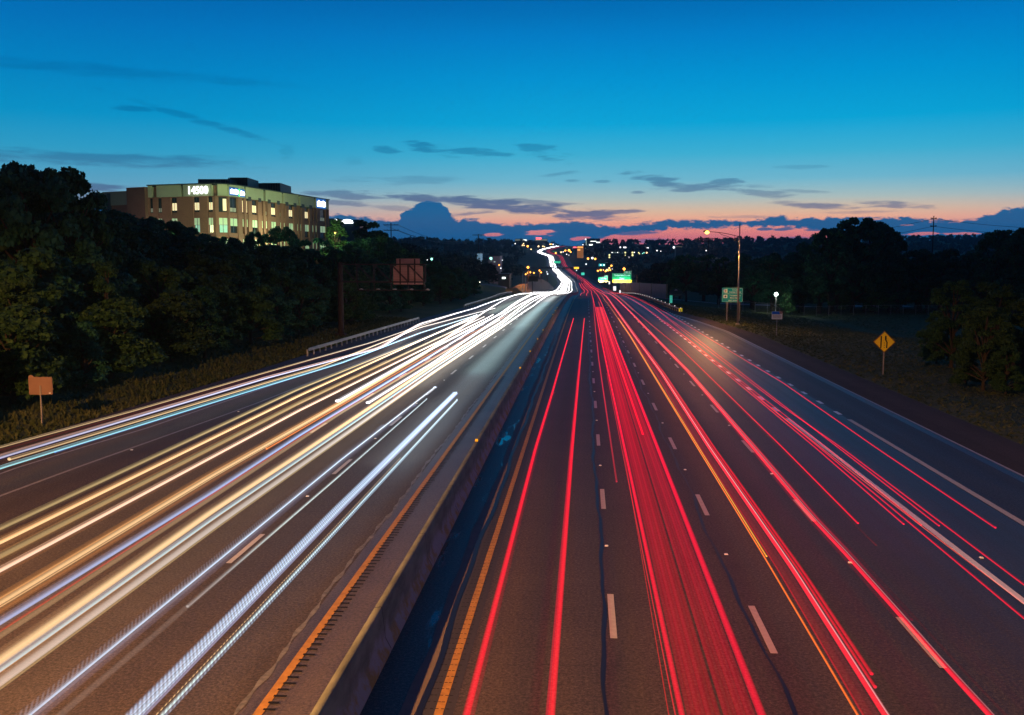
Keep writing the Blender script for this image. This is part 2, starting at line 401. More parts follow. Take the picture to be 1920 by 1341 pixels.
M['white_hi'] = mat('brightened_road_paint', (.85,.86,.88), .5, var=.1, vscale=5); M['white_worn'] = mat('worn_road_paint_white', (.24,.22,.22), .6, var=.4, vscale=3)  # brightened paint: whiter base makes up for weak light on outer lines
M['yellow'] = mat('road_paint_yellow', (.44,.22,.025), .6, var=.45, vscale=5)
M['grime'] = mat('pale_grit', (.15,.15,.15), .7, var=.9, vscale=5)
M['slit'] = mat('rumble_slot', (.006,.006,.007), .8)
def barrier_mat():
    m = bpy.data.materials.new('barrier_concrete'); m.use_nodes = True; n = m.node_tree; b = NB(n); p = n.nodes['Principled BSDF']
    t = b.n('ShaderNodeTexCoord'); o = t.outputs['Object']; sp = b.n('ShaderNodeSeparateXYZ'); n.links.new(o, sp.inputs[0])
    nz = b.noise(b.xyz(sp.outputs[0], b.m('MULTIPLY', sp.outputs[1], .35), sp.outputs[2]), 2.0, 6, .65)
    st_ = b.noise(b.xyz(3.0, b.m('MULTIPLY', sp.outputs[1], .9), sp.outputs[2]), 1.5, 5, .65)
    lowm = b.ss(b.m('ADD', sp.outputs[2], b.m('MULTIPLY', b.m('SUBTRACT', st_, .5), 1.1)), .62, .22)
    c = b.mix(b.ss(nz, .3, .7), (.11,.12,.085,1), (.22,.235,.17,1))
    c = b.mix(lowm, c, b.mix(b.ss(st_, .45, .62), (.30,.31,.30,1), (.33,.22,.05,1)))
    j = b.m('FRACT', b.m('DIVIDE', sp.outputs[1], 6.1)); jm = b.ss(b.m('ABSOLUTE', b.m('SUBTRACT', j, .5)), .006, .0)
    c = b.mix(jm, c, (.02,.02,.02,1)); n.links.new(c, p.inputs['Base Color']); p.inputs['Roughness'].default_value = .85
    bp = b.n('ShaderNodeBump'); bp.inputs['Strength'].default_value = .4; bp.inputs['Distance'].default_value = .03
    n.links.new(b.noise(o, 9, 5, .7), bp.inputs['Height']); n.links.new(bp.outputs[0], p.inputs['Normal'])
    return m
M['barrier'] = barrier_mat()
def grass_mat():
    m = bpy.data.materials.new('grass_ground'); m.use_nodes = True; n = m.node_tree; b = NB(n); p = n.nodes['Principled BSDF']
    t = b.n('ShaderNodeTexCoord'); o = t.outputs['Object']
    a = b.noise(o, .09, 6, .6); c = b.noise(o, 1.3, 6, .7)
    q = b.mix(b.ss(a, .35, .7), (.100,.128,.056,1), (.175,.165,.080,1)); q = b.mix(b.ss(c, .3, .8), q, (.060,.086,.036,1))
    q = b.mix(b.ss(b.noise(o, .35, 5, .6), .62, .72), q, (.05,.04,.028,1))
    n.links.new(q, p.inputs['Base Color']); p.inputs['Roughness'].default_value = .95; p.inputs['Specular IOR Level'].default_value = .1
    bp = b.n('ShaderNodeBump'); bp.inputs['Strength'].default_value = .8; bp.inputs['Distance'].default_value = .25
    n.links.new(b.noise(o, 2.2, 6, .75), bp.inputs['Height']); n.links.new(bp.outputs[0], p.inputs['Normal'])
    return m
M['grass'] = grass_mat()
def leaf_mat(name, a, c, ns=.6):
    m = bpy.data.materials.new(name); m.use_nodes = True; n = m.node_tree; b = NB(n); p = n.nodes['Principled BSDF']
    g = b.n('ShaderNodeNewGeometry'); t = b.n('ShaderNodeTexCoord'); oi = b.n('ShaderNodeObjectInfo')
    nz = b.noise(t.outputs['Object'], ns, 3, .6)
    f = b.m('ADD', b.m('MULTIPLY', nz, .7), b.m('MULTIPLY', g.outputs['Random Per Island'], .5)); f = b.ss(f, .25, .95)
    q = b.mix(f, a, c); hs = b.n('ShaderNodeHueSaturation'); n.links.new(q, hs.inputs['Color'])
    n.links.new(b.m('MULTIPLY_ADD', oi.outputs['Random'], .03, .485), hs.inputs['Hue']); n.links.new(b.m('MULTIPLY_ADD', oi.outputs['Random'], .5, .75), hs.inputs['Value'])
    n.links.new(hs.outputs[0], p.inputs['Base Color']); p.inputs['Roughness'].default_value = .65; p.inputs['Specular IOR Level'].default_value = .22
    tr = b.n('ShaderNodeBsdfTranslucent'); n.links.new(hs.outputs[0], tr.inputs[0]); mx = b.n('ShaderNodeMixShader'); mx.inputs[0].default_value = .25
    n.links.new(p.outputs[0], mx.inputs[1]); n.links.new(tr.outputs[0], mx.inputs[2])
    n.links.new(mx.outputs[0], n.nodes['Material Output'].inputs[0]); return m
M['leaf'] = leaf_mat('foliage', (.012,.066,.036,1), (.034,.125,.058,1))
M['leaf2'] = leaf_mat('foliage_olive', (.014,.052,.018,1), (.050,.110,.034,1), 1.1)
M['leaf_far'] = leaf_mat('foliage_far', (.010,.028,.020,1), (.022,.050,.032,1), .02)
M['bark'] = mat('bark', (.045,.035,.026), .9, var=.3, vscale=4, bump=.6, bscale=8)
M['steel'] = mat('galvanised_steel', (.34,.32,.31), .5, metal=.55, var=.15, vscale=4)
M['alu'] = mat('aluminium_pole', (.32,.30,.30), .5, metal=.4, var=.12, vscale=2)
M['rust'] = mat('weathered_steel', (.070,.042,.036), .7, metal=.25, var=.3, vscale=2)
M['signback'] = mat('sign_back_aluminium', (.42,.20,.19), .6, metal=.3, var=.12, vscale=1.5)
M['green_hi'] = mat('sign_green_overhead', (.001,.33,.12), .45); M['green'] = mat('sign_green', (.001,.36,.52), .45); M['swhite'] = mat('sign_white', (.78,.90,.98), .45)
M['syellow'] = mat('sign_yellow', (.92,.70,.015), .45); M['sblack'] = mat('sign_black', (.01,.01,.01), .5)
M['sblue'] = mat('sign_blue', (.004,.16,.85), .45); M['sdark'] = mat('sign_slate', (.02,.055,.075), .6, var=.2)
M['pole_wood'] = mat('wooden_pole', (.035,.028,.024), .9, var=.3)
M['brick'] = None

# ------------------------------------------------------------------ ground sheet
def ylist():
    y = []; v = -60.0
    while v < 6000:
        y.append(v); v += 5 if v < 420 else (14 if v < 1200 else (22 if v < 2300 else 90))
    return y
YS = ylist()
OF = sorted(set([-4000,-2800,-2000,-1400,-1000,-750,-560,-430,-340,-270,-220,-180,-150,-125,-105,-90,-78,-68,-60,-54,-49,-45,-41,-38,-35.5,-33,-31,
                 30,33,36,40,45,50,56,63,71,80,92,106,124,148,178,215,260,320,400,500,640,820,1050,1400,2000,2800,4000]))
vs = []; cols_n = None
for Y in YS:
    c = cX(Y); l = LE(Y); r = RE(Y)
    row = [o for o in OF if o < l-4] ; row = OF[:27]+[l-3, l-1.2, l-.02, l+.6, -4.6, r-.6, r+.02, r+1.0, r+2.5, r+4.5, r+7]+OF[27:]
    row = [min(o, l-3.2-.3*(26-i)) if i < 27 else o for i, o in enumerate(row)]
    nrow = len(row); row = [max(o, r+7.3+.3*(i-38)) if i >= 38 else o for i, o in enumerate(row)]
    for o in row: vs.append((c+o, Y, gz(c+o, Y)))
fs = [(i*nrow+j, i*nrow+j+1, (i+1)*nrow+j+1, (i+1)*nrow+j) for i in range(len(YS)-1) for j in range(nrow-1)]
ground = link('ground', np_mesh('ground', vs, fs), M['grass'], smooth=True); tag(ground, kind='structure')

# ------------------------------------------------------------------ road surfaces as strips along the path
def fl(v): return v if callable(v) else (lambda y: v)
def strip(name, a, b, z, m, y0=-60, y1=2600, wob=None, step=None, kind='structure', nx=1):
    a = fl(a); b = fl(b)
    ys = [y for y in YS if y0 < y < y1]; ys = [y0]+ys+[y1]
    if step:
        ys = list(np.arange(y0, min(y1, 150), step))+[y for y in ys if y > min(y1, 150)]
    V_ = []; F_ = []
    for y in ys:
        w0 = wob(y, 0) if wob else 0; w1 = wob(y, 1) if wob else 0
        for k in range(nx+1):
            o = a(y)+w0+(b(y)+w1-a(y)-w0)*k/nx; V_.append((cX(y)+o, y, zR(y)+z))
    n = nx+1
    for i in range(len(ys)-1):
        for k in range(nx): F_.append((i*n+k, i*n+k+1, (i+1)*n+k+1, (i+1)*n+k))
    o = link(name, np_mesh(name, V_, F_), m); tag(o, kind=kind); return o
strip('road_left', LE, -6.85, 0, M['asphalt'], nx=4)
strip('road_right', -2.55, 15.15, 0, asphalt('asphalt_right', (.050,.040,.033,1), (.082,.065,.052,1), .64, spec=.28, grad=(4.5,13.5,.19,(.030,.031,.034,1))), nx=4)
M['asphalt_dk'] = asphalt('asphalt_exit_lane', (.024,.023,.025,1), (.040,.038,.040,1), .60, spec=.3)
M['asphalt_sh'] = asphalt('asphalt_brown_shoulder', (.060,.046,.042,1), (.100,.078,.070,1), .85, spec=.12, gl=.3)
ELR = lambda y: min(18.56, RE(y)-2.46)
strip('road_right_exit_lane', 15.15, ELR, 0, M['asphalt_dk'], nx=2)
strip('shoulder_right', ELR, RE, 0, M['asphalt_sh'], nx=2)
rnd1 = lambda s, f, a: (lambda y, k: a*(math.sin(y*f+k*1.7+s)+.6*math.sin(y*f*2.7+k*.6+s*2)+.35*math.sin(y*f*6.1+k+s)))
strip('median_shoulder_left', -6.85, -4.70, .0, M['shoulder_con'])
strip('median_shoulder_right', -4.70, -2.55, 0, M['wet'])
strip('rumble_strip_surface', -3.30, -2.55, .004, M['rumble'], 10, 260)
strip('lamplit_band', -3.62, -3.30, .008, M['band'], 8, 120, wob=rnd1(0, .35, .045), step=.5)
strip('tar_joint', -3.33, -3.19, .012, M['tar'], 8, 230, wob=lambda y,k: .05*math.sin(y*.35+1)+.03*math.sin(y*.97), step=.5)
strip('grit_edge', -6.96, -6.86, .008, M['grime'], 8, 190, wob=lambda y,k: .05*math.sin(y*.4)+.03*math.sin(y*1.9+k)+.03*math.sin(y*4.7+2.6*k), step=.25)
strip('tar_joint_lane', .50, .60, .004, M['tar'], 8, 130, wob=lambda y,k: .06*math.sin(y*.22+1)+.03*math.sin(y*.83+k*.5)+.02*math.sin(y*2.1+k), step=.5)
strip('tar_joint_second_lane', 4.16, 4.24, .004, M['tar'], 8, 120, wob=lambda y,k: .05*math.sin(y*.33+1)+.05*math.sin(y*.71+k*.5)+.02*math.sin(y*1.9+k), step=.5)
strip('yellow_line_right', -2.93, -2.75, .012, M['yellow'], 8, 700)
strip('yellow_line_left', -6.53, -6.34, .012, M['yellow'], 8, 700)
strip('edge_line_right', lambda y: min(18.42, RE(y)-2.6), lambda y: min(18.56, RE(y)-2.46), .006, mat('edge_paint', (.38,.34,.34), .6, var=.3), 8, 420)
strip('dark_seam_right', lambda y: min(17.95, RE(y)-3.05), lambda y: min(18.40, RE(y)-2.62), .004, asphalt('old_seam', (.03,.033,.036,1), (.045,.048,.05,1), .42), 8, 200)
def lane_at(y): return lin([(20,-24.9),(41,-24.7),(50,-23.6),(68,-22.6),(110,-21.9),(200,-20.6),(300,-18.5),(600,-17.6),(2600,-17.2)])(y)
strip('edge_line_left', lambda y: lane_at(y)-.07, lambda y: lane_at(y)+.07, .004, M['white_worn'], 20, 420)
gore = lin([(20,-22.6),(37,-22.35),(46,-21.7),(58,-20.8),(90,-19.6),(140,-18.6)])
strip('gore_line', lambda y: gore(y)-.08, lambda y: gore(y)+.08, .004, M['white_worn'], 20, 150)
def dashes(name, o, y0, period, ln, w, y1, m=M['white']):
    V_ = []; F_ = []; y = y0
    while y < y1:
        k = len(V_); f = fl(o)
        for yy in (y, y+ln):
            for s_ in (-1, 1): V_.append((cX(yy)+f(yy)+s_*w/2, yy, zR(yy)+.012))
        F_.append((k, k+1, k+3, k+2)); y += period
    ob = link(name, np_mesh(name, V_, F_), m); tag(ob, kind='structure')
d0 = gpt(1155, 1197.9).y; P_ = 12.19
dashes('lane_marking_first', .77, d0, P_, 3.1, .17, 900)
d1 = gpt(1450, 1226).y
dashes('lane_marking_second', 4.43, d1, P_, 3.1, .17, 900)
d2 = gpt(1777, 1254).y
dashes('lane_marking_third', 8.02, d2, P_, 3.1, .16, 900)
strip('lane_line_solid_fourth', 11.60, 11.82, .012, M['white_hi'], 12, gpt(1480,785).y)
dashes('lane_marking_fourth', 11.72, gpt(1468,772).y, 3.05*1.6, 1.6, .24, 240, M['white_hi'])
strip('lane_line_solid_fifth', 15.02, 15.28, .012, M['white'], 12, gpt(1593,787).y)
dashes('lane_marking_fifth', 15.12, gpt(1583,778).y, 3.05*1.45, 1.3, .24, 190, M['white_hi'])
dashes('lane_marking_left_first', -10.55, gpt(426,1056.6).y, P_, 3.1, .17, 900)
dashes('lane_marking_left_second', -14.3, gpt(600,812).y, P_, 3.1, .17, 900)
dashes('lane_marking_left_third', -17.9, gpt(600,760).y, P_, 3.1, .17, 700, M['white_worn'])
# rumble slots cut beside the two yellow lines
def slots(name, o, ln, pitch, w, y0, y1, cols_=1, gap=0, z=.016):
    V_ = []; F_ = []; y = y0
    while y < y1:
        for c_ in range(cols_):
            a = o+c_*(ln+gap)+random.uniform(-.02,.02); b = a+ln*random.uniform(.85,1.1); k = len(V_)
            V_ += [(cX(y)+a, y, z), (cX(y)+b, y, z), (cX(y)+b, y+w, z), (cX(y)+a, y+w, z)]; F_.append((k,k+1,k+2,k+3))
        y += pitch
    tag(link(name, np_mesh(name, V_, F_), M['slit']), kind='structure')
slots('rumble_slots_left', -6.37, .26, .305, .085, 17, 75)
slots('rumble_slots_right', -3.14, .065, .305, .03, 17, 60, 5, .038)

# ------------------------------------------------------------------ median barrier
def barrier(name, y0, y1, label):
    prof = [(-.30,0),(-.30,.08),(-.17,.33),(-.075,1.04),(.075,1.06),(.10,1.03),(.17,.33),(.30,.08),(.30,0)]
    ys = [y for y in YS if y0 < y < y1]; ys = [y0]+ys+[y1]; V_ = []; F_ = []; n = len(prof)
    for y in ys:
        for (a, z) in prof: V_.append((cX(y)-4.70+a, y, zR(y)+z-.002))
    for i in range(len(ys)-1):
        for k in range(n-1): F_.append((i*n+k, i*n+k+1, (i+1)*n+k+1, (i+1)*n+k))
    o = link(name, np_mesh(name, V_, F_), M['barrier']); tag(o, label, 'barrier'); return o
bar_o = barrier('median_barrier', -60, 2500, 'long stained concrete barrier dividing the two carriageways')
M['refl_y'] = mat('amber_reflector', (.9,.5,.02), .3, emit=(1.0,.55,.02), es=.35)  # glows by emission instead of throwing light back
for px, py in [(897,826),(976,690),(997,659),(1012,636),(1023,619),(1041,590),(1046,583),(1050,577)]:
    y = gpt(px, py, 1.1).y; MB().box((cX(y)-4.70, y, zR(y)+1.115), (.12,.04,.11)).build('reflector', M['refl_y'], bar_o)

# raised road reflectors
M['refl_w'] = mat('pale_reflector', (.8,.8,.75), .25, emit=(1,.95,.9), es=.08)  # emission paints the glint of the studs
rr = None
def reflector(o, y, lb='small pale reflector stud beside the outer lane lines'):
    global rr
    if rr is None:
        rr = MB(); rr.add([(-.06,-.06,0),(.06,-.06,0),(.06,.06,0),(-.06,.06,0),(-.04,-.03,.03),(.04,-.03,.03),(.04,.03,.03),(-.04,.03,.03)],
                          [(0,1,5,4),(1,2,6,5),(2,3,7,6),(3,0,4,7),(4,5,6,7)])
        ob = rr.build('road_reflector', M['refl_w']); tag(ob, lb, 'reflector', 'reflector studs in the road'); rr = ob
        ob.location = (cX(y)+o, y, zR(y)+.002); return
    c = rr.copy(); col.objects.link(c); c['label'] = lb; c.location = (cX(y)+o, y, zR(y)+.002)
for i in range(10): reflector(.77, d0+7.6+i*P_, 'pale reflector stud in the dash line left of the broad red band')
for i in range(9): reflector(4.43, d1+7.6+i*P_, 'pale reflector stud in the dash line right of the broad red band')
for i in range(6): reflector(8.02, d2+7.6+i*P_, 'pale reflector stud in the third dash line of the right carriageway')
for i in range(4): reflector(-10.55, gpt(577,931).y+i*P_, 'pale reflector stud in the inner dash line of the left carriageway')
for px, py in [(447,772),(247,844),(1840,1046)]:
    p = gpt(px, py); reflector(p.x-cX(p.y), p.y)

# ------------------------------------------------------------------ light trails of the passing traffic
def trail_material(name, additive, through=(1,1,1,1)):
    m = bpy.data.materials.new(name); m.use_nodes = True; n = m.node_tree; n.nodes.clear(); b = NB(n)
    a = b.n('ShaderNodeAttribute', attribute_name='light'); e = b.n('ShaderNodeEmission'); n.links.new(a.outputs['Color'], e.inputs[0])
    o = b.n('ShaderNodeOutputMaterial')
    fl_ = b.n('ShaderNodeAttribute', attribute_name='flick'); st2 = b.n('ShaderNodeSeparateXYZ'); tc2 = b.n('ShaderNodeTexCoord'); n.links.new(tc2.outputs['Object'], st2.inputs[0])
    w = b.m('SINE', b.m('MULTIPLY', b.m('ADD', st2.outputs[1], b.m('MULTIPLY', st2.outputs[0], 2.2)), 34.0))
    s = b.m('SUBTRACT', 1.0, b.m('MULTIPLY', fl_.outputs['Fac'], b.ss(w, -.4, .4)))
    gb = b.n('ShaderNodeNewGeometry'); s = b.m('MULTIPLY', s, b.m('SUBTRACT', 1.0, gb.outputs['Backfacing']))
    n.links.new(s, e.inputs[1])
    if not additive:      # light adds to what lies behind it and throws no shadow
        t = b.n('ShaderNodeBsdfTransparent'); t.inputs[0].default_value = through; ad = b.n('ShaderNodeAddShader'); n.links.new(e.outputs[0], ad.inputs[0]); n.links.new(t.outputs[0], ad.inputs[1]); n.links.new(ad.outputs[0], o.inputs[0])
    else:
        lw = b.n('ShaderNodeLayerWeight'); lw.inputs[0].default_value = .5; n.links.new(b.m('MULTIPLY', s, b.m('POWER', b.m('SUBTRACT', 1.0, lw.outputs['Facing']), .8)), e.inputs[1])
        t = b.n('ShaderNodeBsdfTransparent'); t.inputs[0].default_value = through; ad = b.n('ShaderNodeAddShader'); n.links.new(e.outputs[0], ad.inputs[0]); n.links.new(t.outputs[0], ad.inputs[1]); n.links.new(ad.outputs[0], o.inputs[0])
    return m
M['trail'] = trail_material('trail_light', False); M['veil'] = trail_material('trail_glow', True); M['trail_red'] = trail_material('trail_light_red', False, (1,.90,.90,1)); M['veil_red'] = trail_material('trail_glow_red', True, (1,.94,.94,1))
def tsteps(y0, y1):
    y = y0; out = []
    while y < y1: out.append(y); y += max(1.2, y*.03) if y < 300 else 12
    out.append(y1); return out
def streak(parent, offs, h, w, t, cols_, y0, y1, add=False, flick=0.0, wob=.0):
    """one streak of light; offs [(Y, offset)], w/t half width and half thickness, cols_ [(Y, (r,g,b))]"""
    f = lin(offs) if isinstance(offs, list) else fl(offs); ys = tsteps(y0, y1); n = 12; V_ = []; C_ = []; jit = [random.uniform(.72, 1.22) for _ in range(6)]
    cy = [c[0] for c in cols_]; ch = [np.interp(ys, cy, [c[1][k] for c in cols_]) for k in range(3)]
    ph = random.uniform(0, 6)
    for i, y in enumerate(ys):
        g = min(1.7, 1-.32*min(1, max(0, y-60)/110.0)+max(0, y-200)/420.0)
        x = cX(y)+f(y)+wob*math.sin(y*.06+ph)*min(1, y/100); z = zR(y)+h
        ww = w*g if w < .2 else w*min(g, 1.5); tt = t*g
        for j in range(n):
            a = 2*math.pi*(j+.5)/n; V_.append((x+ww*1.25*math.cos(a), y, z+tt*math.sin(a)))
            pf = (.16, .78, 1.16)[min(j % 6, 5-j % 6)]*(jit[j % 6 if j < 6 else 5-j % 6] if w >= .08 and not add else 1)
            if add: pf = (.35, .9, 1.1)[min(j % 6, 5-j % 6)]
            C_.append((ch[0][i]*pf, ch[1][i]*pf, ch[2][i]*pf, 1))
    F_ = [(i*n+j, i*n+(j+1)%n, (i+1)*n+(j+1)%n, (i+1)*n+j) for i in range(len(ys)-1) for j in range(n)]
    m = len(ys)-1; F_ += [(e+k, e+k+1, e+10-k, e+11-k) for e in (0, m*n) for k in range(5)]
    me = np_mesh('light_streak', V_, F_)
    at_ = me.attributes.new('light', 'FLOAT_COLOR', 'POINT'); at_.data.foreach_set('color', np.array(C_, np.float32).ravel())
    fa = me.attributes.new('flick', 'FLOAT', 'POINT'); fa.data.foreach_set('value', np.full(len(V_), flick, np.float32))
    red = cols_[0][1][0] > 8*cols_[0][1][1]+.0 and cols_[0][1][0] > 3*cols_[0][1][2]
    return link('light_streak', me, M[('veil' if add else 'trail')+('_red' if red else '')], parent)
def trail(label, grp, y=30, x=0): return empty('light_trail', (x, y, .0), 0, label, 'light trail', grp)
def L(c, k): return tuple(v*k for v in c)
WHT = (1.0,.97,1.0); CRM = (1.0,.68,.34); TEA = (.55,.90,1.0); BLU = (.42,.60,1.0); ORA = (1.0,.38,.08); OLI = (.78,.58,.26); PNK = (1.0,.72,.54); LAV = (.80,.78,1.0)
def wc(near, a=1.0, b=2.4, far=7):      # colour of a headlamp streak along its way
    return [(18, L(near, a*.52)), (40, L(near, a*.72)), (75, L(near, b*.55)), (110, tuple((n_+1)/2*b for n_ in near)), (200, L(WHT, b*1.5)), (400, L(WHT, far*.7)), (900, L(WHT, far)), (2100, L(WHT, far*1.3))]
RED = (1.0,.003,.030); REDO = (1.0,.05,.03)
def rc(a=1.0, core=0.0, far=1.6, c=RED):
    k = lambda s, w_: (c[0]*s, c[1]*s+w_, c[2]*s+w_)
    return [(18, k(a*.72, core*.3)), (40, k(a*.9, core*.8)), (80, k(a*1.1, core+.01)), (150, k(a*1.4, core+.05)), (300, k(a*1.8, .12)), (600, k(far*1.4, .06)), (2100, k(far*1.2, .05))]
GW = 'headlamp trails on the left carriageway'; GR = 'tail lamp trails on the right carriageway'
parent_fix = []
def group_streaks(t, specs):
    for s_ in specs:
        o = streak(t, *s_[:7], **(s_[7] if len(s_) > 7 else {})); o.matrix_parent_inverse = Matrix.Translation(t.location).inverted()
def K(*pts, h=.7, tail=None):            # offsets measured from photo points
    r = sorted(off(px, py, h) for px, py in pts)
    r = [(-20, r[0][1])]+r
    if tail: r += tail
    return r
LANE3 = [(420,-14.4),(2600,-13.9)]; LANE2 = [(420,-12.3),(2600,-12.0)]; LANE1 = [(420,-9.2),(2600,-9.0)]
# group A: outermost merging lanes
A1 = K((0,838),(250,770),(500,697.7),(700,641),(866,584.4)); A2 = K((0,856),(500,708),(712,652),(788,607),(890,578),(928,564),(978,551.5), tail=[(400,-17.0),(600,-16.2),(2600,-15.8)])
A3 = K((0,866),(500,717),(600,688),(788,614),(928,578)); A4 = K((0,876.6),(500,722.5),(640,680),(788,624),(890,592))
t = trail('cream streak nearest the left grass verge, paired with a wide lavender streak', GW)
group_streaks(t, [(A1, .7, .06, .05, wc(CRM,.75,2), 18, off(866,584.4,.7)[0]), (A1, .55, .10, .03, [(18,(.10,.012,.01)),(150,(.3,.05,.02))], 18, 150, dict(add=True)),
                  (A2, .7, .13, .08, wc(LAV,.75,2.6,8), 18, 1000), ([(y,o+.28) for y,o in A2], .7, .06, .04, [(18,(.03,.05,.22)),(90,(.1,.15,.4)),(150,(.6,.7,1.2))], 18, 190, dict(add=True)),
                  ([(y,o-.25) for y,o in A2], .7, .045, .04, wc(ORA,.45,1.4,4), 18, 300)])
t = trail('cream streak starting beside the left shoulder, paired with a teal streak', GW)
group_streaks(t, [(A3, .7, .075, .06, wc(CRM,.9,2.6,7), off(25,861,.7)[0], off(928,578,.7)[0]), (A4, .7, .09, .07, [(18,(.35,.62,.60)),(60,(.35,.85,1.0)),(100,(1.3,2.0,2.4)),(200,(4,4,4))], 18, off(890,590,.7)[0]),
                  ([(y,o+.25) for y,o in A4], .7, .04, .04, [(18,(.0,.05,.2)),(60,(.02,.15,.5)),(120,(.1,.3,.8))], 40, 140, dict(add=True))])
# group B: lane three
B1 = K((0,989.4),(560,729),(889,597)); B2 = K((0,1015.6),(560,741.6),(892,592), tail=None); B3 = K((0,1041.7),(560,755.6),(912,592)); B4 = K((0,1067.9),(560,769.5),(912,597))
t = trail('dim olive pair of streaks in the third lane of the left carriageway', GW)
group_streaks(t, [(B1, .66, .24, .03, [(15,(.14,.08,.02)),(100,(.2,.14,.06))], 15, 130, dict(add=True)), (B1, .7, .12, .06, wc(OLI,.62,2.0), 15, off(889,597,.7)[0]), (B3, .66, .24, .03, [(15,(.14,.08,.02)),(100,(.2,.14,.06))], 15, 130, dict(add=True)), (B3, .7, .12, .06, wc(OLI,.62,2.0), 15, off(905,594,.7)[0]),
    ([(y,o+.16) for y,o in B3], .7, .03, .03, wc(ORA,.22,.7), 15, 110), ([(y,o-.26) for y,o in B3], .7, .03, .03, wc(ORA,.22,.5), 15, 80)])
t = trail('bright cream and pink pair of streaks in the third lane of the left carriageway', GW)
group_streaks(t, [(B2, .66, .34, .03, [(15,(.34,.13,.03)),(60,(.34,.15,.05)),(140,(.2,.15,.1))], 15, 115, dict(add=True)), (B2, .7, .11, .06, wc(CRM,1.25,3.4), 15, off(892,592,.7)[0]), (B4, .66, .24, .03, [(15,(.28,.10,.03)),(60,(.28,.12,.05)),(140,(.2,.15,.1))], 15, 115, dict(add=True)), (B4, .7, .095, .06, wc(PNK,1.25,3.4), 15, off(912,590,.7)[0]),
    ([(y,o-.16) for y,o in B2], .62, .09, .03, [(15,(.50,.16,.02)),(60,(.5,.18,.04)),(140,(.8,.4,.2))], 15, 140, dict(add=True)), ([(y,o-.12) for y,o in B4], .64, .04, .03, wc(ORA,.3,.7), 15, 110)])
# group C: lane two, outer
C1 = K((0,1127.6),(400,888.6),(641,753),(793,664),(1000,547.6), tail=LANE3); C2 = K((0,1165),(400,920),(560,816),(793,676),(940,586),(1000,551), tail=[(y,o+.9) for y,o in LANE3]); C3 = K((0,1190),(400,930),(640,773),(944,595.8))
sh = lambda T_, d: [(y,o+d) for y,o in T_]
t = trail('cream streak edged in orange beside a pale blue streak, left carriageway', GW)
group_streaks(t, [(C1, .66, .36, .03, [(15,(.40,.15,.03)),(60,(.38,.17,.05)),(140,(.2,.15,.1))], 15, 115, dict(add=True)), (C1, .7, .10, .06, wc(CRM,1.0,3,8), 15, 2050), (sh(C1,.20), .7, .03, .03, wc(CRM,.8,2), 15, 200), (sh(C1,-.15), .7, .035, .03, wc(ORA,.5,1.3,3), 15, 150), (sh(C1,.36), .66, .08, .03, [(15,(.22,.07,.015)),(100,(.4,.15,.06))], 15, 110, dict(add=True)),
    (C2, .66, .24, .03, [(15,(.10,.07,.07)),(60,(.12,.12,.16)),(140,(.2,.2,.2))], 15, 115, dict(add=True)), (C2, .7, .10, .06, wc(BLU,.85,3,8), 15, 2050), (C3, .7, .12, .05, wc(CRM,.30,1.2,3), 15, off(940,600,.7)[0]), (sh(C3,.02), .8, .03, .03, wc(REDO,.5,1), 15, 150)])
# group D: lane two, inner
D1 = K((0,1236),(400,955.8),(560,852),(813,684),(940,604),(1000,560), tail=LANE2); D2 = K((0,1254.7),(400,970.7),(813,690),(940,609),(1000,565), tail=sh(LANE2,.5)); D3 = K((0,1277),(400,985.7),(813,697),(940,613.5),(1000,573), tail=sh(LANE2,1.1))
t = trail('wide cream, blue and white streaks side by side, middle of the left carriageway', GW)
group_streaks(t, [(sh(D1,.2), .66, .5, .03, [(15,(.26,.14,.06)),(60,(.3,.2,.11)),(140,(.25,.2,.15))], 15, 115, dict(add=True)), (D1, .7, .14, .06, wc(CRM,1.15,3.4,8), 15, 1000), (D2, .7, .06, .05, wc(TEA,.95,3,8), 15, 2050), (sh(D2,.08), .7, .028, .03, wc(ORA,.25,.5), 15, 120), (D3, .7, .12, .06, wc((.95,.86,.78),.78,3,8), 15, 1000),
    (sh(D3,.17), .7, .05, .04, wc(OLI,.5,1.5,2), 15, 240), (sh(D2,-.10), .7, .05, .03, [(15,(.05,.09,.16)),(120,(.5,.7,1.0))], 15, 160, dict(add=True))])
E0 = K((640,752),(793,664),(944,592), tail=None)
t = trail('thick white streak beginning midway along the left carriageway with an orange edge', GW)
group_streaks(t, [(K((640,748),(793,662),(944,586),(1000,552), tail=sh(LANE3,1.6)), .7, .14, .08, wc(WHT,1.0,3.4,8), off(640,752,.7)[0], 2050), (K((500,842),(813,660),(944,595.8)), .72, .045, .04, [(40,(.7,.16,.02)),(140,(1.2,.35,.05))], off(500,842,.7)[0], off(944,595.8,.7)[0]),
    (K((690,755),(813,679),(1000,558), tail=sh(LANE2,-.4)), .7, .12, .07, wc(WHT,1.2,3.4,8), off(690,755,.7)[0], 2050), (K((690,780),(850,664),(940,600)), .72, .025, .03, [(40,(.6,.14,.02)),(140,(1.0,.25,.05))], off(720,745,.7)[0], off(850,664,.7)[0])])
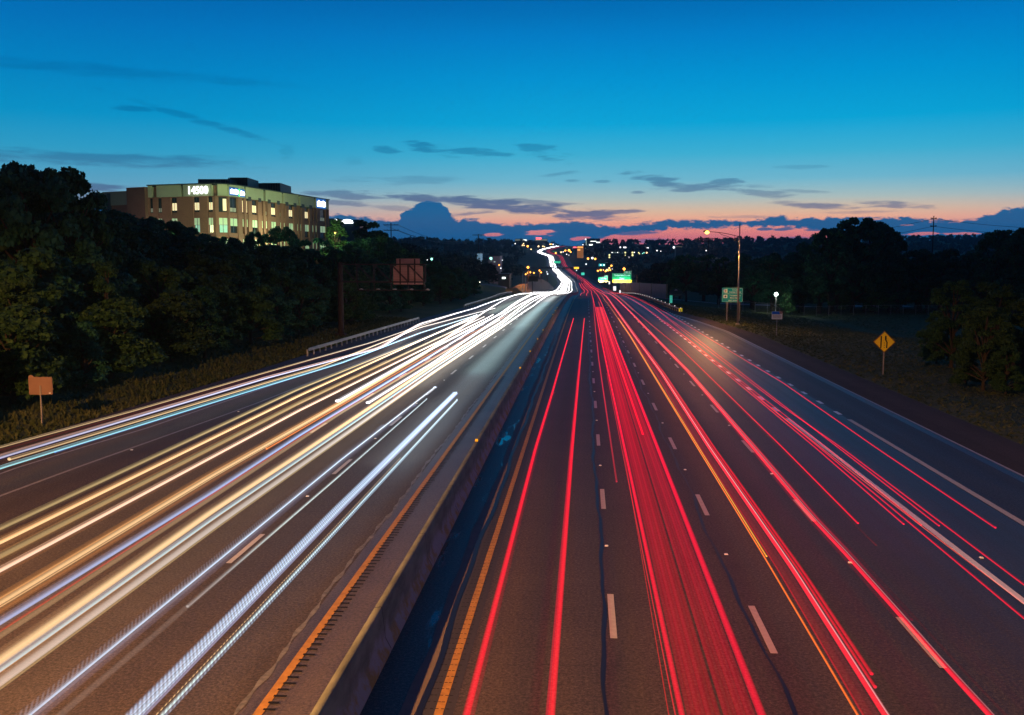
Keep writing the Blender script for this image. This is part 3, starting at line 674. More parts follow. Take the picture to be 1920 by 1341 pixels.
# group E: comb streak over the first dash line
E1 = K((56,1341),(340,1108),(640,862),(816,726)); E2 = K((112,1341),(280,1198.6),(640,888.6),(800,748))
t = trail('faint blue comb-like streak with a thin pale line, over the inner dashes', GW)
group_streaks(t, [(E1, .7, .11, .05, [(15,(.12,.15,.21)),(40,(.28,.36,.48)),(60,(.75,.85,1.0))], 15, off(816,726,.7)[0], dict(add=True)), (E1, .72, .035, .03, [(15,(.30,.42,.55)),(40,(.7,.85,1.0)),(60,(1.2,1.3,1.4))], 15, off(816,726,.7)[0]),
    (sh(E1,-.16), .7, .10, .02, [(15,(.12,.15,.20)),(45,(.18,.22,.3))], 15, 48, dict(add=True, flick=.95)), (sh(E1,.17), .7, .10, .03, [(15,(.07,.065,.10)),(45,(.12,.12,.2))], 15, 55, dict(add=True)),
    (E2, .7, .035, .03, [(15,(.12,.11,.10)),(24,(.2,.2,.2)),(30,(.5,.62,.6)),(50,(.7,.85,.9))], 22, off(800,748,.7)[0]), (E2, .7, .08, .03, [(15,(.13,.10,.085)),(30,(.12,.10,.09)),(50,(.05,.06,.07))], 15, 50, dict(add=True))])
# group F: braided pair in the inner lane
F1 = K((254,1341),(640,948),(857,734)); F2 = K((302,1341),(640,982),(857,749))
t = trail('braided blue-white streak pair in the lane beside the median', GW)
sp_ = []
for k_, (d_, c_, fk) in enumerate([(-.17,(.30,.42,.62),.6),(-.10,(.50,.62,.80),.35),(-.03,(.42,.56,.74),.5),(.04,(.58,.72,.88),.25),(.10,(.34,.46,.62),.3),(.17,(.20,.22,.36),0)]):
    sp_.append((sh(F1,d_), .7+.004*k_, .036, .03, [(15,L(c_,.75)),(35,c_),(55,L(c_,1.7))], 15, off(857,736,.7)[0]-(.6 if k_ > 3 else 0), dict(flick=fk)))
sp_ += [(F2, .7, .032, .03, [(15,(.55,.72,.72)),(40,(.7,.95,1.05)),(55,(1,1.2,1.3))], 15, off(857,749,.7)[0], dict(flick=.35)), (sh(F2,.07), .7, .035, .03, [(15,(.15,.20,.28)),(40,(.3,.45,.6)),(55,(.6,.8,1))], 15, off(857,751,.7)[0], dict(flick=.6)),
        (sh(F2,-.1), .7, .012, .012, [(15,(.7,.45,.2)),(40,(.6,.45,.3))], 15, 40, dict(flick=.8))]
group_streaks(t, sp_)

t = trail('faint white far streak beside the median, only in the distance', GW)
for y_, ln, x_, pw, c_ in ((60,36,-8.7,260,(.75,.9,1)),(104,52,-8.8,800,(.60,.92,1)),(180,98,-8.9,2400,(.60,.93,1)),(268,76,-9.0,2200,(.8,.95,1)),(90,40,-12.4,350,(.9,.95,.9)),(160,100,-12.4,1300,(.85,1,.95)),(230,120,-16.5,1600,(.75,1,.95))):
    ld = bpy.data.lights.new('headlamp_fill','AREA'); ld.shape = 'RECTANGLE'; ld.size = 1.6; ld.size_y = ln; ld.energy = pw; ld.color = c_  # added downward strips brighten the road in place of passing headlamps
    lo = bpy.data.objects.new('headlamp_fill', ld); col.objects.link(lo); lo.parent = t; lo.location = (x_, y_-30, zR(y_)+1.0)
    lo.rotation_euler = (-math.atan2(zR(y_+20)-zR(y_-20), 40)*-1, 0, 0)

group_streaks(t, [([(150,-10.9),(260,-10.4),(420,-9.6),(2600,-9.4)], .7, .09, .06, [(150,(.02,.02,.02)),(235,(1.0,.95,.85)),(420,(5,5,5)),(2100,(9,9,9))], 210, 2050), ([(260,-8.4),(420,-8.0),(2600,-7.8)], .7, .08, .06, [(235,(.4,.4,.4)),(420,(5,5,5)),(2100,(9,9,9))], 290, 2050)])
# right carriageway
R1 = K((874,1341),(1004,840),(1037,731),(1075.4,597), h=.85); R2 = K((1034,1341),(1073,840),(1095.7,597), h=.85)
t = trail('clean red streak pair in the lane beside the median yellow line', GR)
group_streaks(t, [(R1, .85, .06, .05, rc(1.0), 15, off(1075.4,597,.85)[0]), (sh(R1,.09), .82, .05, .03, [(15,(.28,.003,.012)),(60,(.2,.003,.01))], 15, 60, dict(add=True)), (R2, .85, .055, .05, rc(1.0), 15, off(1095.7,597,.85)[0]), (sh(R2,-.08), .82, .03, .03, [(15,(.35,.003,.02)),(80,(.35,.003,.02))], 15, 80)])
R0 = [(250,-1.3),(600,-1.6),(2600,-1.6)]
t = trail('thin far red streaks beyond the crest, beside the median', GR)
group_streaks(t, [(R0, .85, .05, .05, rc(.9), 262, 800), (sh(R0,1.7), .85, .05, .05, rc(.9), 262, 800)])
t = trail('broad translucent red band of four stripes in the second lane', GR)
o_ = lambda s1, h=.9: s1*(9-h)
bands = [(.2170,.2290,1.0,0),(.2340,.3080,.40,1),(.3150,.3860,.40,1),(.3910,.4080,.95,0)]
sp_ = []
for s1, s2, k_, ad in bands:
    c0 = o_((s1+s2)/2); w_ = o_(s2-s1)/2
    nn_ = 7 if ad else 1
    for q_ in range(nn_): cq = c0-w_+2*w_*(q_+.5)/nn_; kk_ = random.uniform(.42,1.0) if ad else 1; sp_.append(([(15,cq),(120,cq*1.02),(2600,cq)], .9, w_/nn_*(1.0 if ad else 1), .03, [(15,L((.62,.0,.022), k_*kk_)),(35,L((.85,.0,.034),k_*kk_)),(80,L((1.25,.004,.05),k_*kk_*(1.25 if ad else 1))),(200,L((1.5,.05,.09),kk_)),(2100,(1.8,.05,.1))], 15, (off(1116,576,.9)[0] if ad else (2050 if s1 < .3 else 900))))
sp_ += [(o_(.2085), .9, .012, .012, [(15,(.5,.01,.02)),(60,(.7,.02,.04))], 15, 70), (o_(.345), .94, .05, .02, rc(.75), 45, 200)]
group_streaks(t, sp_)
t = trail('short red streak ending between the first dashes and the broad red band', GR)
group_streaks(t, [([(40,1.26),(80,1.27),(130,1.45),(250,1.9)], .85, .032, .03, [(38,(.25,.01,.02)),(60,(.6,.015,.04)),(200,(1.2,.04,.08))], off(1160,903,.85)[0], 235), (K((1254,1341),(1168.5,840),(1127,640), h=.85), .85, .010, .010, [(15,(.35,.01,.01)),(100,(.5,.02,.03))], 15, 130)])
# lane three
t = trail('orange streak running along the left of the third lane', GR)
R4a = K((1608.7,1341),(1433,1043.6),(1308,840),(1181.6,631),(1134,562.7), h=.85, tail=[(400,4.7),(2600,4.6)])
group_streaks(t, [(R4a, .85, .022, .02, [(15,(.85,.13,.01)),(60,(1.2,.3,.02)),(130,(2,.6,.08)),(300,(2,.3,.1)),(2000,(2,.1,.1))], 15, 900), (sh(R4a,.07), .85, .02, .02, [(40,(.9,.35,.03)),(150,(2,.9,.1))], off(1433,1043,.85)[0], 140)])
R4 = K((1661,1341),(1490,1072),(1330,840),(1240,700),(1150,575), h=.85, tail=[(420,5.5),(800,4.5),(2600,3.6)])
t = trail('bright pink-cored red streak with dimmer red stripes, left side of the third lane', GR)
group_streaks(t, [(R4, .85, .06, .045, rc(1.2,.03,1.8), 15, 2050), (R4, .93, .016, .014, [(15,(.3,.22,.22)),(60,(.8,.55,.5)),(150,(1.2,.6,.6)),(400,(1,.3,.3))], 15, 400), (sh(R4,-.29), .83, .075, .03, [(15,(.20,.004,.010)),(40,(.42,.01,.02)),(100,(.9,.03,.04)),(250,(1.5,.1,.1))], 15, 260, dict(add=True)), (sh(R4,-.15), .83, .05, .03, [(15,(.10,.002,.01)),(40,(.35,.02,.03)),(120,(.9,.04,.05))], 15, 260, dict(add=True)),
    (sh(R4,.14), .85, .03, .03, rc(.8), off(1640,1288,.85)[0], 260), (sh(R4,.24), .85, .035, .03, rc(.75), off(1640,1288,.85)[0]+.6, 260), (sh(R4,-.40), .85, .02, .02, rc(.45), 15, 140)])
R5 = K((1857,1341),(1777,1254),(1678,1141),(1585,1037),(1523,971),(1412.6,840),(1290,697),(1168,572), h=.85, tail=[(420,7.2),(800,6.5),(2600,5.6)])
t = trail('bright red streak with faint red stripes, right side of the third lane', GR)
group_streaks(t, [(R5, .85, .058, .045, rc(1.2,.02,1.8), 15, 2050), (R5, .93, .013, .012, [(15,(.2,.08,.09)),(60,(.7,.4,.35)),(150,(1.2,.5,.5)),(400,(1,.3,.3))], 15, 400), (sh(R5,.16), .85, .04, .03, [(24,(.05,.001,.005)),(34,(.5,.01,.03)),(80,(1.1,.03,.06)),(200,(1.6,.1,.12))], 22, 260), (sh(R5,-.12), .83, .05, .03, [(20,(.03,.001,.002)),(40,(.45,.01,.03)),(120,(1,.03,.05))], 20, 240, dict(add=True)),
    (sh(R5,.28), .85, .03, .02, [(15,(.04,.001,.002)),(40,(.08,.002,.005))], 15, 45, dict(add=True)), (sh(R5,.1), 1.5, .03, .02, [(120,(.9,.25,.08)),(400,(2,.5,.3))], 150, 420)])
R6 = K((1608.7,981),(1468.6,840),(1280,656.7),(1190,583), h=.85, tail=[(420,8.4)])
t = trail('single thin red streak ending in the fourth lane', GR)
group_streaks(t, [(R6, .85, .03, .025, rc(1.0), off(1608.7,981,.85)[0], 420), (sh(R6,-.12), .83, .03, .02, [(30,(.08,.002,.002)),(80,(.5,.04,.02)),(200,(.9,.1,.05))], 28, 260, dict(add=True))])
S7 = [(K((1694.6,982.7),(1530,840),(1280,631.7),(1205,574), h=.85, tail=[(420,9.4)]), .028, off(1694.6,982.7,.85)[0]), (K((1760.8,985.7),(1573,840),(1320,645),(1225,576), h=.85, tail=[(420,10.3)]), .025, off(1760.8,985.7,.85)[0])]
t = trail('short pair of thin red streaks ending inside the solid white lane line', GR)
group_streaks(t, [(k_, .85, w_, .022, rc(.95), y_, 400) for k_, w_, y_ in S7])
S8 = [K((1920,1159),(1537.7,840),(1285,632),(1209,576), h=.85, tail=[(420,9.7)]), K((1920,1096),(1579,840),(1466.7,762),(1280,620),(1224,575), h=.85, tail=[(420,10.6)])]
t = trail('pair of thin red streaks that run out of the right edge of the picture', GR)
group_streaks(t, [(k_, .85, .026, .022, rc(.95), 15, 420) for k_ in S8])
t = trail('thin crimson streaks drawn along the solid white lane line', GR)
group_streaks(t, [(K((1727.5,984.6),(1551,840),(1420,738),(1290,635), h=.85), .85, .025, .02, rc(.9), off(1727.5,984.6,.85)[0], 130), (K((1920,1131),(1727.5,986),(1551,848), h=.85), .85, .018, .018, [(15,(.7,.09,.05)),(60,(.8,.05,.05))], 15, 60)])
t = trail('outermost thin red streak on the right carriageway, ending short of the picture edge', GR)
group_streaks(t, [(K((1866.5,989.4),(1644,840),(1466.7,716.7),(1280,605),(1187,555.8), h=.85, tail=[(330,10.8),(450,11.4)]), .85, .03, .025, rc(.95), off(1866.5,989.4,.85)[0], 600)])
# ------------------------------------------------------------------ street lamps
M['bulb_o'] = glow('sodium_bulb', (1.0,.50,.07), 7); M['bulb_w'] = glow('mercury_bulb', (.80,1.0,.92), 26)
def lamp_light(parent, loc, c, power, size=.25):
    ld = bpy.data.lights.new('lamp_light', 'SPOT' if power > 3500 and c[2] < .3 else 'POINT'); ld.color = c; ld.energy = power; ld.shadow_soft_size = size
    if power > 3500 and c[2] < .3: ld.spot_size = R(176); ld.spot_blend = .16
    o = bpy.data.objects.new('lamp_light', ld); col.objects.link(o); o.parent = parent; o.location = loc; return o
def street_lamp(loc, H, arm, rise, ax, label, power, mast_top=None, c=(1.0,.50,.16), cat='street lamp', group=None):
    """tapered pole with a truss arm; ax = angle of the arm"""
    t = empty('street_lamp', loc, ax, label, cat, group); mt = mast_top or H
    MB().tube([(0,0,0),(0,0,H*.5),(0,0,mt)], [.15,.12,.07], 10).box((0,0,.12),(.5,.5,.24)).build('pole', M['alu'], t, True)
    m = MB(); A = (0,0,H-1.2); Bq = (0,0,H-1.85); n = 8; top = []; low = []
    for i in range(n+1):
        s = i/n; top.append((arm*s, 0, H-1.2+(rise)*(1-(1-s)**2)))
        if s <= .62: low.append((arm*s, 0, H-1.95+(rise+.62)*(1-(1-s/.62)**1.6)*.82))
    low.append((arm*.62, 0, H-1.2+rise*(1-(1-.62)**2)))
    m.tube(top, .045, 6); m.tube(low, .035, 6); m.bar((arm*.14,0,H-1.75), (arm*.14,0,H-1.0), .05)
    m.build('arm', M['rust'], t, True)
    zt = H-1.2+rise
    hd = MB().tube([(arm-.25,0,zt+.03),(arm,0,zt+.05),(arm+.35,0,zt+.07),(arm+.62,0,zt+.04)], [.06,.14,.17,.05], 8).build('lamp_head', M['rust'], t, True)
    MB().ball((arm+.28,0,zt-.10), .32, 10, .8).build('lamp_bulb', M['bulb_o'] if c[2] < .5 else M['bulb_w'], hd, True)
    lamp_light(t, (arm+.28, 0, zt-.45), c, power)
    return t
SOD = (1.0,.43,.12)
p = gpt(1383, 609)
street_lamp((p.x, p.y, gz(p.x,p.y)), 13.7, -4.85, .75, 0, 'tall street lamp with a glowing orange head on a long arm, right of the highway', 7500, mast_top=14.4, c=SOD)
# the overpass the photograph is taken from, with its own lamps behind the viewer
t = empty('overpass', (0,-7,0), 0, 'concrete road overpass spanning the highway under the viewpoint', 'bridge')
MB().box((0,0,6.9),(150,12.6,.9)).build('deck', M['barrier'], t)
m = MB(); m.box((0,6.1,7.55),(150,.25,.45)); m.box((0,-6.1,7.55),(150,.25,.45)); m.build('parapet', M['barrier'], t)
for x in (-40,-4.7,33): MB().box((x,0,3.2),(1.0,9,6.5)).build('pier', M['barrier'], t)
street_lamp((-24.6,-6.5,7.3), 11.6, 4.5, .7, math.pi/2*1.0, 'sodium street lamp standing on the overpass left of the viewpoint', 150000, c=SOD)
street_lamp((27.0,-14,7.3), 11.6, 4.5, .7, math.pi/2, 'sodium street lamp standing beyond the overpass right of the viewpoint', 4000, c=SOD)

# ------------------------------------------------------------------ near signs
def post_sign(name, px, pyb, w, h, zc, label, cat, m_panel, posts=(0,), yaw=0, thick=.03):
    p = gpt(px, pyb); g = gz(p.x, p.y); t = empty(name, (p.x, p.y, g), yaw, label, cat)
    for x in posts: MB().box((x, .07, (zc+h*.3)/2), (.09,.07,zc+h*.3)).build('post', M['alu'], t)
    return t, p
def round_rect(w, h, r, z, y, th=.03, n=4):
    pts = []
    for cx_, cz_, a0 in ((w/2-r,h/2-r,0),(-w/2+r,h/2-r,90),(-w/2+r,-h/2+r,180),(w/2-r,-h/2+r,270)):
        for i in range(n+1):
            a = R(a0+90*i/n); pts.append((cx_+r*math.cos(a), cz_+r*math.sin(a)))
    k = len(pts); m = MB(); v = [(a, y, z+b) for a, b in pts]+[(a, y+th, z+b) for a, b in pts]
    m.add(v, [tuple(range(k))[::-1], tuple(range(k, 2*k))]+[(i, (i+1)%k, k+(i+1)%k, k+i) for i in range(k)]); return m
# yellow diamond
t, p = post_sign('warning_sign', 1656, 701, 1.7, 1.7, 2.65, 'yellow diamond lane-ends sign on a slim post in the right verge', 'road sign', None, yaw=R(-3))
def poly(name, pts, y, mt, parent, th=.012):
    k = len(pts); m = MB(); v = [(a, y, b) for a, b in pts]+[(a, y+th, b) for a, b in pts]
    return m.add(v, [tuple(range(k))[::-1], tuple(range(k, 2*k))]+[(i, (i+1)%k, k+(i+1)%k, k+i) for i in range(k)]).build(name, mt, parent)
zc = 2.65; D = .86
pl = poly('panel', [(D,zc),(0,zc+D),(-D,zc),(0,zc-D)], 0, mat('sign_yellow_rim', (.40,.19,.01), .5), t, .03)
poly('face', [(D*.91,zc),(0,zc+D*.91),(-D*.91,zc),(0,zc-D*.91)], -.008, M['syellow'], pl, .006)
m = MB(); y = -.012; th = .005
def sb(a, b, w): 
    a = Vector((a[0], y, a[1])); b = Vector((b[0], y, b[1])); d = (b-a); q = d.normalized(); s_ = Vector((q.z,0,-q.x))*w/2
    k = [a-s_, a+s_, b+s_, b-s_]; m.add([*k]+[v+Vector((0,-.004,0)) for v in k], [(0,1,2,3),(7,6,5,4),(0,4,5,1),(1,5,6,2),(2,6,7,3),(3,7,4,0)])
sb((-.25,zc+.47),(-.27,zc-.50),.10); sb((.09,zc+.47),(.09,zc+.16),.10); sb((.085,zc+.18),(.205,zc-.04),.10); sb((.20,zc-.02),(.18,zc-.50),.10)
for z_ in (-.10,-.28,-.46): sb((.0,zc+z_+.05),(.0,zc+z_-.03),.035)
m.build('symbol', M['sblack'], pl)
# white and blue roadside sign
p = gpt(1456, 629); t = empty('adopt_sign', (p.x, p.y, gz(p.x,p.y)), 0, 'small blue and white roadside sign on a single post in the grass', 'road sign')
MB().box((0,.05,1.35),(.07,.06,2.7)).build('post', M['alu'], t)
pl = round_rect(1.28,.96,.08,2.5,0).build('panel', M['swhite'], t)
MB().box((-.13,-.008,2.80),(.98,.008,.33)).build('blue_band', M['sblue'], pl)
MB().tube([(.45,-.018,2.86),(.45,.0,2.86)], .19, 16).build('emblem', mat('emblem_tan', (.42,.30,.28), .6, var=.8, vscale=9), pl)
m = MB()
for k in range(3):
    x = -.5
    while x < .45:
        w_ = random.uniform(.05,.15); m.box((x+w_/2,-.008,2.52-.13*k),(w_,.006,.05)); x += w_+.03
m.build('lettering', mat('sign_grey_ink', (.22,.26,.36), .6), pl)
# green guide sign with two posts
p = gpt(1363, 601); t = empty('guide_sign', (p.x, p.y, gz(p.x,p.y)), 0, 'green guide sign with two white emblems on two posts by the lamp', 'road sign')
for x in (-.02, 1.85): MB().box((x,.08,1.9),(.14,.10,3.8)).build('post', M['alu'], t)
zc = 3.75+.22; x0 = .73
def green_panel(t, w, h, zc, x0, texts, border=True, parts=None):
    pl = round_rect(w,h,.15,zc,0,.04).build('panel', M['green'], t)
    for v in pl.data.vertices: v.co.x += x0
    if border:
        m = MB(); b = .035
        for (cx_, cz_, a, c_) in ((0,h/2-.06,w-.2,b),(0,-h/2+.06,w-.2,b),(-w/2+.06,0,b,h-.2),(w/2-.06,0,b,h-.2)): m.box((x0+cx_,-.006,zc+cz_),(a,.006,c_))
        m.build('border', M['swhite'], pl)
    if texts: put_text('lettering', [(b_, s_, x0+x_, zc+z_, bo) for b_, s_, x_, z_, bo in texts], M['swhite'], pl, y=-.012)
    return pl
pl = green_panel(t, 3.15, 2.2, zc, x0, [('St Louis',.27,.42,.78,.006),('Business Center',.27,.42,.46,.006),('Transportation',.28,.42,-.08,.006),('Mgmt Center',.28,.42,-.44,.006),('NEXT RIGHT',.24,.10,-.84,.006)])
MB().box((x0,-.006,zc+.20),(2.9,.006,.03)).build('divider', M['swhite'], pl)
for z_, mt in ((.62,(.50,.30,.42)),(-.22,(.06,.10,.28))):
    e = MB().box((x0-1.05,-.008,zc+z_),(.58,.008,.50)).build('emblem', M['swhite'], pl)
    MB().tube([(x0-1.03,-.018,zc+z_),(x0-1.03,-.012,zc+z_)], .15, 12).build('mark', mat('emblem_ink', mt, .6), e)
# back of a small sign on the left
p = gpt(79, 799); t = empty('road_sign', (p.x, p.y, gz(p.x,p.y)), R(6), 'bare brown back of a small sign on a thin post, left verge', 'road sign')
MB().box((0,.0,1.15),(.07,.06,2.3)).build('post', M['alu'], t)
z0 = 9-(705-490)*p.y/FPX; M['signback2'] = mat('brown_sign_back', (.27,.155,.125), .6, var=.15, vscale=1.5); pl = round_rect(1.28,.98,.07,2.28,.04).build('panel', M['signback2'], t)
MB().tube([(-.50,.05,2.76),(-.50,.07,2.76)], .13, 12).build('corner_tab', M['signback2'], pl)
MB().box((.48,-.0+.035,1.88),(.10,.01,.06)).build('sticker', M['swhite'], pl)

M['gantry'] = mat('dark_gantry_steel', (.034,.020,.020), .75, metal=.2, var=.3, vscale=2)
# ------------------------------------------------------------------ cantilever sign gantry on the left
p = gpt(640, 632); gx, gy = p.x, p.y; t = empty('sign_gantry', (gx, gy, gz(gx,gy)), 0, 'rust brown cantilever gantry reaching out over the left lanes, back of its sign toward us', 'sign gantry')
k_ = gy/FPX     # metres per photo pixel there
def gp(px, py): return ((px-640)*k_, 9-(py-490)*k_-gz(gx,gy))
xa, zt_ = gp(640, 494); xb, z1 = gp(803, 496); _, z2 = gp(803, 529)
MB().tube([(0,0,0),(0,0,z1+.25)], [.36,.30], 14).box((0,0,.2),(1.1,1.1,.4)).build('pole', M['gantry'], t, False)
m = MB()
for y_ in (-.35,.35):
    for z_ in (z1, z2): m.bar((0,y_,z_),(xb,y_,z_),.14)
    n = 5; xs = [xb*i/n for i in range(n+1)]
    for i in range(n):
        m.bar((xs[i],y_,z1),(xs[i+1],y_,z2),.07); m.bar((xs[i+1],y_,z1),(xs[i+1],y_,z2),.09)
for x_ in xs:
    for z_ in (z1, z2): m.bar((x_,-.35,z_),(x_,.35,z_),.07)
m.build('truss', M['gantry'], t)
m = MB(); x1, zp1 = gp(740, 499); x2, zp2 = gp(797, 534); xt1, zt1 = gp(746, 485); xt2, _ = gp(791, 485)
def panel_ribs(xa, xb_, za, zb, y):
    q = MB(); z = zb
    while z < za-.05:
        h_ = min(.30, za-z); q.box(((xa+xb_)/2, y, z+h_/2), (xb_-xa, .05, h_-.012)); z += h_
    return q
pl = panel_ribs(x1, x2, zp1, zp2, .62).build('sign_panel', M['signback'], t); 
q2 = panel_ribs(xt1, xt2, zt1, zp1, .62).build('exit_tab_panel', M['signback'], t)
m = MB()
for px in (753.5, 781.5): xx, _ = gp(px, 0); m.box((xx,.50,(zt1+zp2)/2),(.13,.14,zt1-zp2-.1))
m.build('sign_bracket', M['gantry'], t)
xw, zw = gp(670, 545); xw2, _ = gp(804, 545); m = MB(); m.bar((xw,.9,zw),(xw2,.9,zw),.10,.12); m.bar((xw,1.4,zw),(xw2,1.4,zw),.06)
for px in (671, 703, 736, 768, 800):
    xx, _ = gp(px, 0); m.bar((xx,.4,z2),(xx,.9,zw),.09); m.bar((xx,.9,zw),(xx,1.5,zw),.07)
m.build('catwalk', M['gantry'], t)
for px in (673, 706, 738, 771, 802):
    xx, _ = gp(px, 0); b_ = MB().box((xx+.1,1.45,zw+.06),(.42,.30,.16)).build('sign_light', M['alu'], t); MB().box((xx+.12,1.45,zw+.15),(.2,.16,.03)).build('lens', M['swhite'], b_)

# ------------------------------------------------------------------ guardrails
def guardrail(name, pts, label, sp=1.9, h=.70, refl=None, end=None):
    """pts along the ground, list of (x, y)"""
    P3 = []; tot = 0; seg = []
    for a, b in zip(pts, pts[1:]):
        n = max(1, int(math.dist(a, b)/sp))
        for i in range(n): P3.append((a[0]+(b[0]-a[0])*i/n, a[1]+(b[1]-a[1])*i/n))
    P3.append(pts[-1]); P3 = [(x, y, max(gz(x,y), zR(y)-.3 if abs(x-cX(y)) < 40 else -99)) for x, y in P3]
    t = empty(name, P3[0], 0, label, 'guardrail'); o = Vector(P3[0]); Q = [Vector(q)-o for q in P3]
    prof = [(.0,-.155),(.04,-.10),(.0,-.04),(.0,.04),(.04,.10),(.0,.155)]; V_ = []; F_ = []; n = len(prof)
    for i, q in enumerate(Q):
        d = (Q[min(i+1,len(Q)-1)]-Q[max(i-1,0)]); d.z = 0; d.normalize(); s_ = Vector((d.y,-d.x,0))
        for a, z in prof: V_.append(q+s_*(a+.07)+Vector((0,0,h+z)))
    for i in range(len(Q)-1):
        for k in range(n-1): F_.append((i*n+k, i*n+k+1, (i+1)*n+k+1, (i+1)*n+k))
    MB().add(V_, F_).build('rail', M['steel'], t, True)
    pm = MB().box((0,0,h*.5-.05),(.12,.16,h+.15)).mesh('post')
    pm.materials.append(M['steel'])
    for i, q in enumerate(Q[:100]):
        o_ = bpy.data.objects.new('post', pm); col.objects.link(o_); o_.parent = t; o_.location = q-Vector((.02,0,0))
    if refl:
        rm = MB().box((0,0,0),(.10,.03,.14)).mesh('reflector'); rm.materials.append(M['refl_b'])
        for i in range(0, min(len(Q),100), refl):
            o_ = bpy.data.objects.new('reflector', rm); col.objects.link(o_); o_.parent = t; o_.location = Q[i]+Vector((.02,0,h+.25))
    return t
M['refl_b'] = mat('white_reflector', (.8,.8,.8), .3, emit=(1,.95,.9), es=1.6)  # dots glow on their own; emission stands for returned light
a = gpt(577,668); b = gpt(700,630); c = gpt(785,604)
guardrail('guardrail', [(a.x,a.y),(b.x,b.y),(c.x,c.y)], 'short steel guardrail beside the left carriageway, below the sign gantry')
guardrail('guardrail', [(-23.4,188),(-23.2,210),(-23.5,235),(-24.2,262),(-25.2,290),(-26.0,320),(-26.2,350)], 'curved far guardrail lit white by headlamps, left of the crest', sp=3)
a = gpt(1276,587); g2 = [(a.x, a.y)]+[(cX(y)+o_, y) for y, o_ in ((190,16.4),(220,16.1),(260,16.0),(310,15.8),(380,15.7),(450,15.2))]
gr = guardrail('guardrail', g2, 'right-hand guardrail with white reflector dots and a yellow end marker', sp=3, refl=3)
MB().box((0,-.05,.62),(.62,.05,.62)).build('end_marker', mat('marker_yellow', (.85,.75,.03), .5, emit=(1,.85,.02), es=.25), gr)

# ------------------------------------------------------------------ fence on the right
def fence(x0, x1, Y, label):
    t = empty('chain_link_fence', (x0, Y, gz(x0, Y)), 0, label, 'fence'); z0 = gz(x0, Y); n = int((x1-x0)/2.9)
    for i in range(n+1):
        x = (x1-x0)*i/n; z = gz(x0+x, Y)-z0; MB().tube([(x,0,z-.1),(x,0,z+2.35)], .045, 6).build('post', M['alu'], t)
    m = MB(); wires = [.1+.28*k for k in range(9)]
    for i in range(n):
        xa = (x1-x0)*i/n; xb = (x1-x0)*(i+1)/n; za = gz(x0+xa,Y)-z0; zb = gz(x0+xb,Y)-z0
        m.bar((xa,0,za+2.3),(xb,0,zb+2.3),.04)
        for k in range(10):
            u = xa+(xb-xa)*k/10; uz = za+(zb-za)*k/10; m.bar((u,0,uz),(u+.7,0,uz+2.3),.006); m.bar((u+.7,0,uz),(u,0,uz+2.3),.006)
    m.build('mesh', M['alu'], t); return t
fence(33, 92, 241, 'long dark chain-link fence with pale posts along the far edge of the grass')
# frontage road and barrier beyond it
v_ = []
for x, y in [(17.5,300),(26,296),(40,291),(60,288),(95,286)]:
    v_ += [(x,y,gz(x,y)+.12),(x,y+11,gz(x,y+11)+.14)]
tag(link('frontage_road', np_mesh('frontage_road', v_, [(0,2,3,1),(2,4,5,3),(4,6,7,5),(6,8,9,7)]), mat('pale_lit_asphalt', (.16,.17,.18), .5, var=.2)), kind='structure')  # pale bluish base stands in for the light lying on this road
# concrete noise wall
t = empty('noise_wall', (25,300,gz(25,300)), 0, 'pale ribbed concrete noise wall beyond the right guardrail', 'wall')
wp = [(25.2,298,-3.3,4.9),(22.5,325,-3.9,5.1),(20.2,355,-4.6,5.4),(18.8,390,-5.4,5.4),(18.2,430,-6.3,5.2),(17.8,480,-6.8,4.2)]
V_ = []; F_ = []; g0 = Vector(t.location); m = MB()
for i in range(len(wp)-1):
    a, b = wp[i], wp[i+1]; n = 9
    for k in range(n):
        s0, s1 = k/n, (k+.92)/n; A = [a[j]+(b[j]-a[j])*s0 for j in range(4)]; Bq = [a[j]+(b[j]-a[j])*s1 for j in range(4)]
        c_ = (Vector((A[0],A[1],A[2]+A[3]/2))+Vector((Bq[0],Bq[1],Bq[2]+Bq[3]/2)))/2-g0; L_ = math.dist(A[:2], Bq[:2]); m.box(c_, (.35, L_, A[3]+.8), rz=math.atan2(-(Bq[0]-A[0]), Bq[1]-A[1]))
    m.bar(Vector((a[0],a[1],a[2]+a[3]*.5-.2))-g0, Vector((b[0],b[1],b[2]+b[3]*.5-.2))-g0, .2, a[3])
m.build('panel', mat('noise_wall_concrete', (.22,.21,.20), .85, var=.25, vscale=.8), t)
m = MB()
for a in wp: m.box(Vector((a[0]-.1,a[1],a[2]+a[3]/2+.1))-g0, (.5,.5,a[3]+.9))
m.build('pillar', M['barrier'], t)

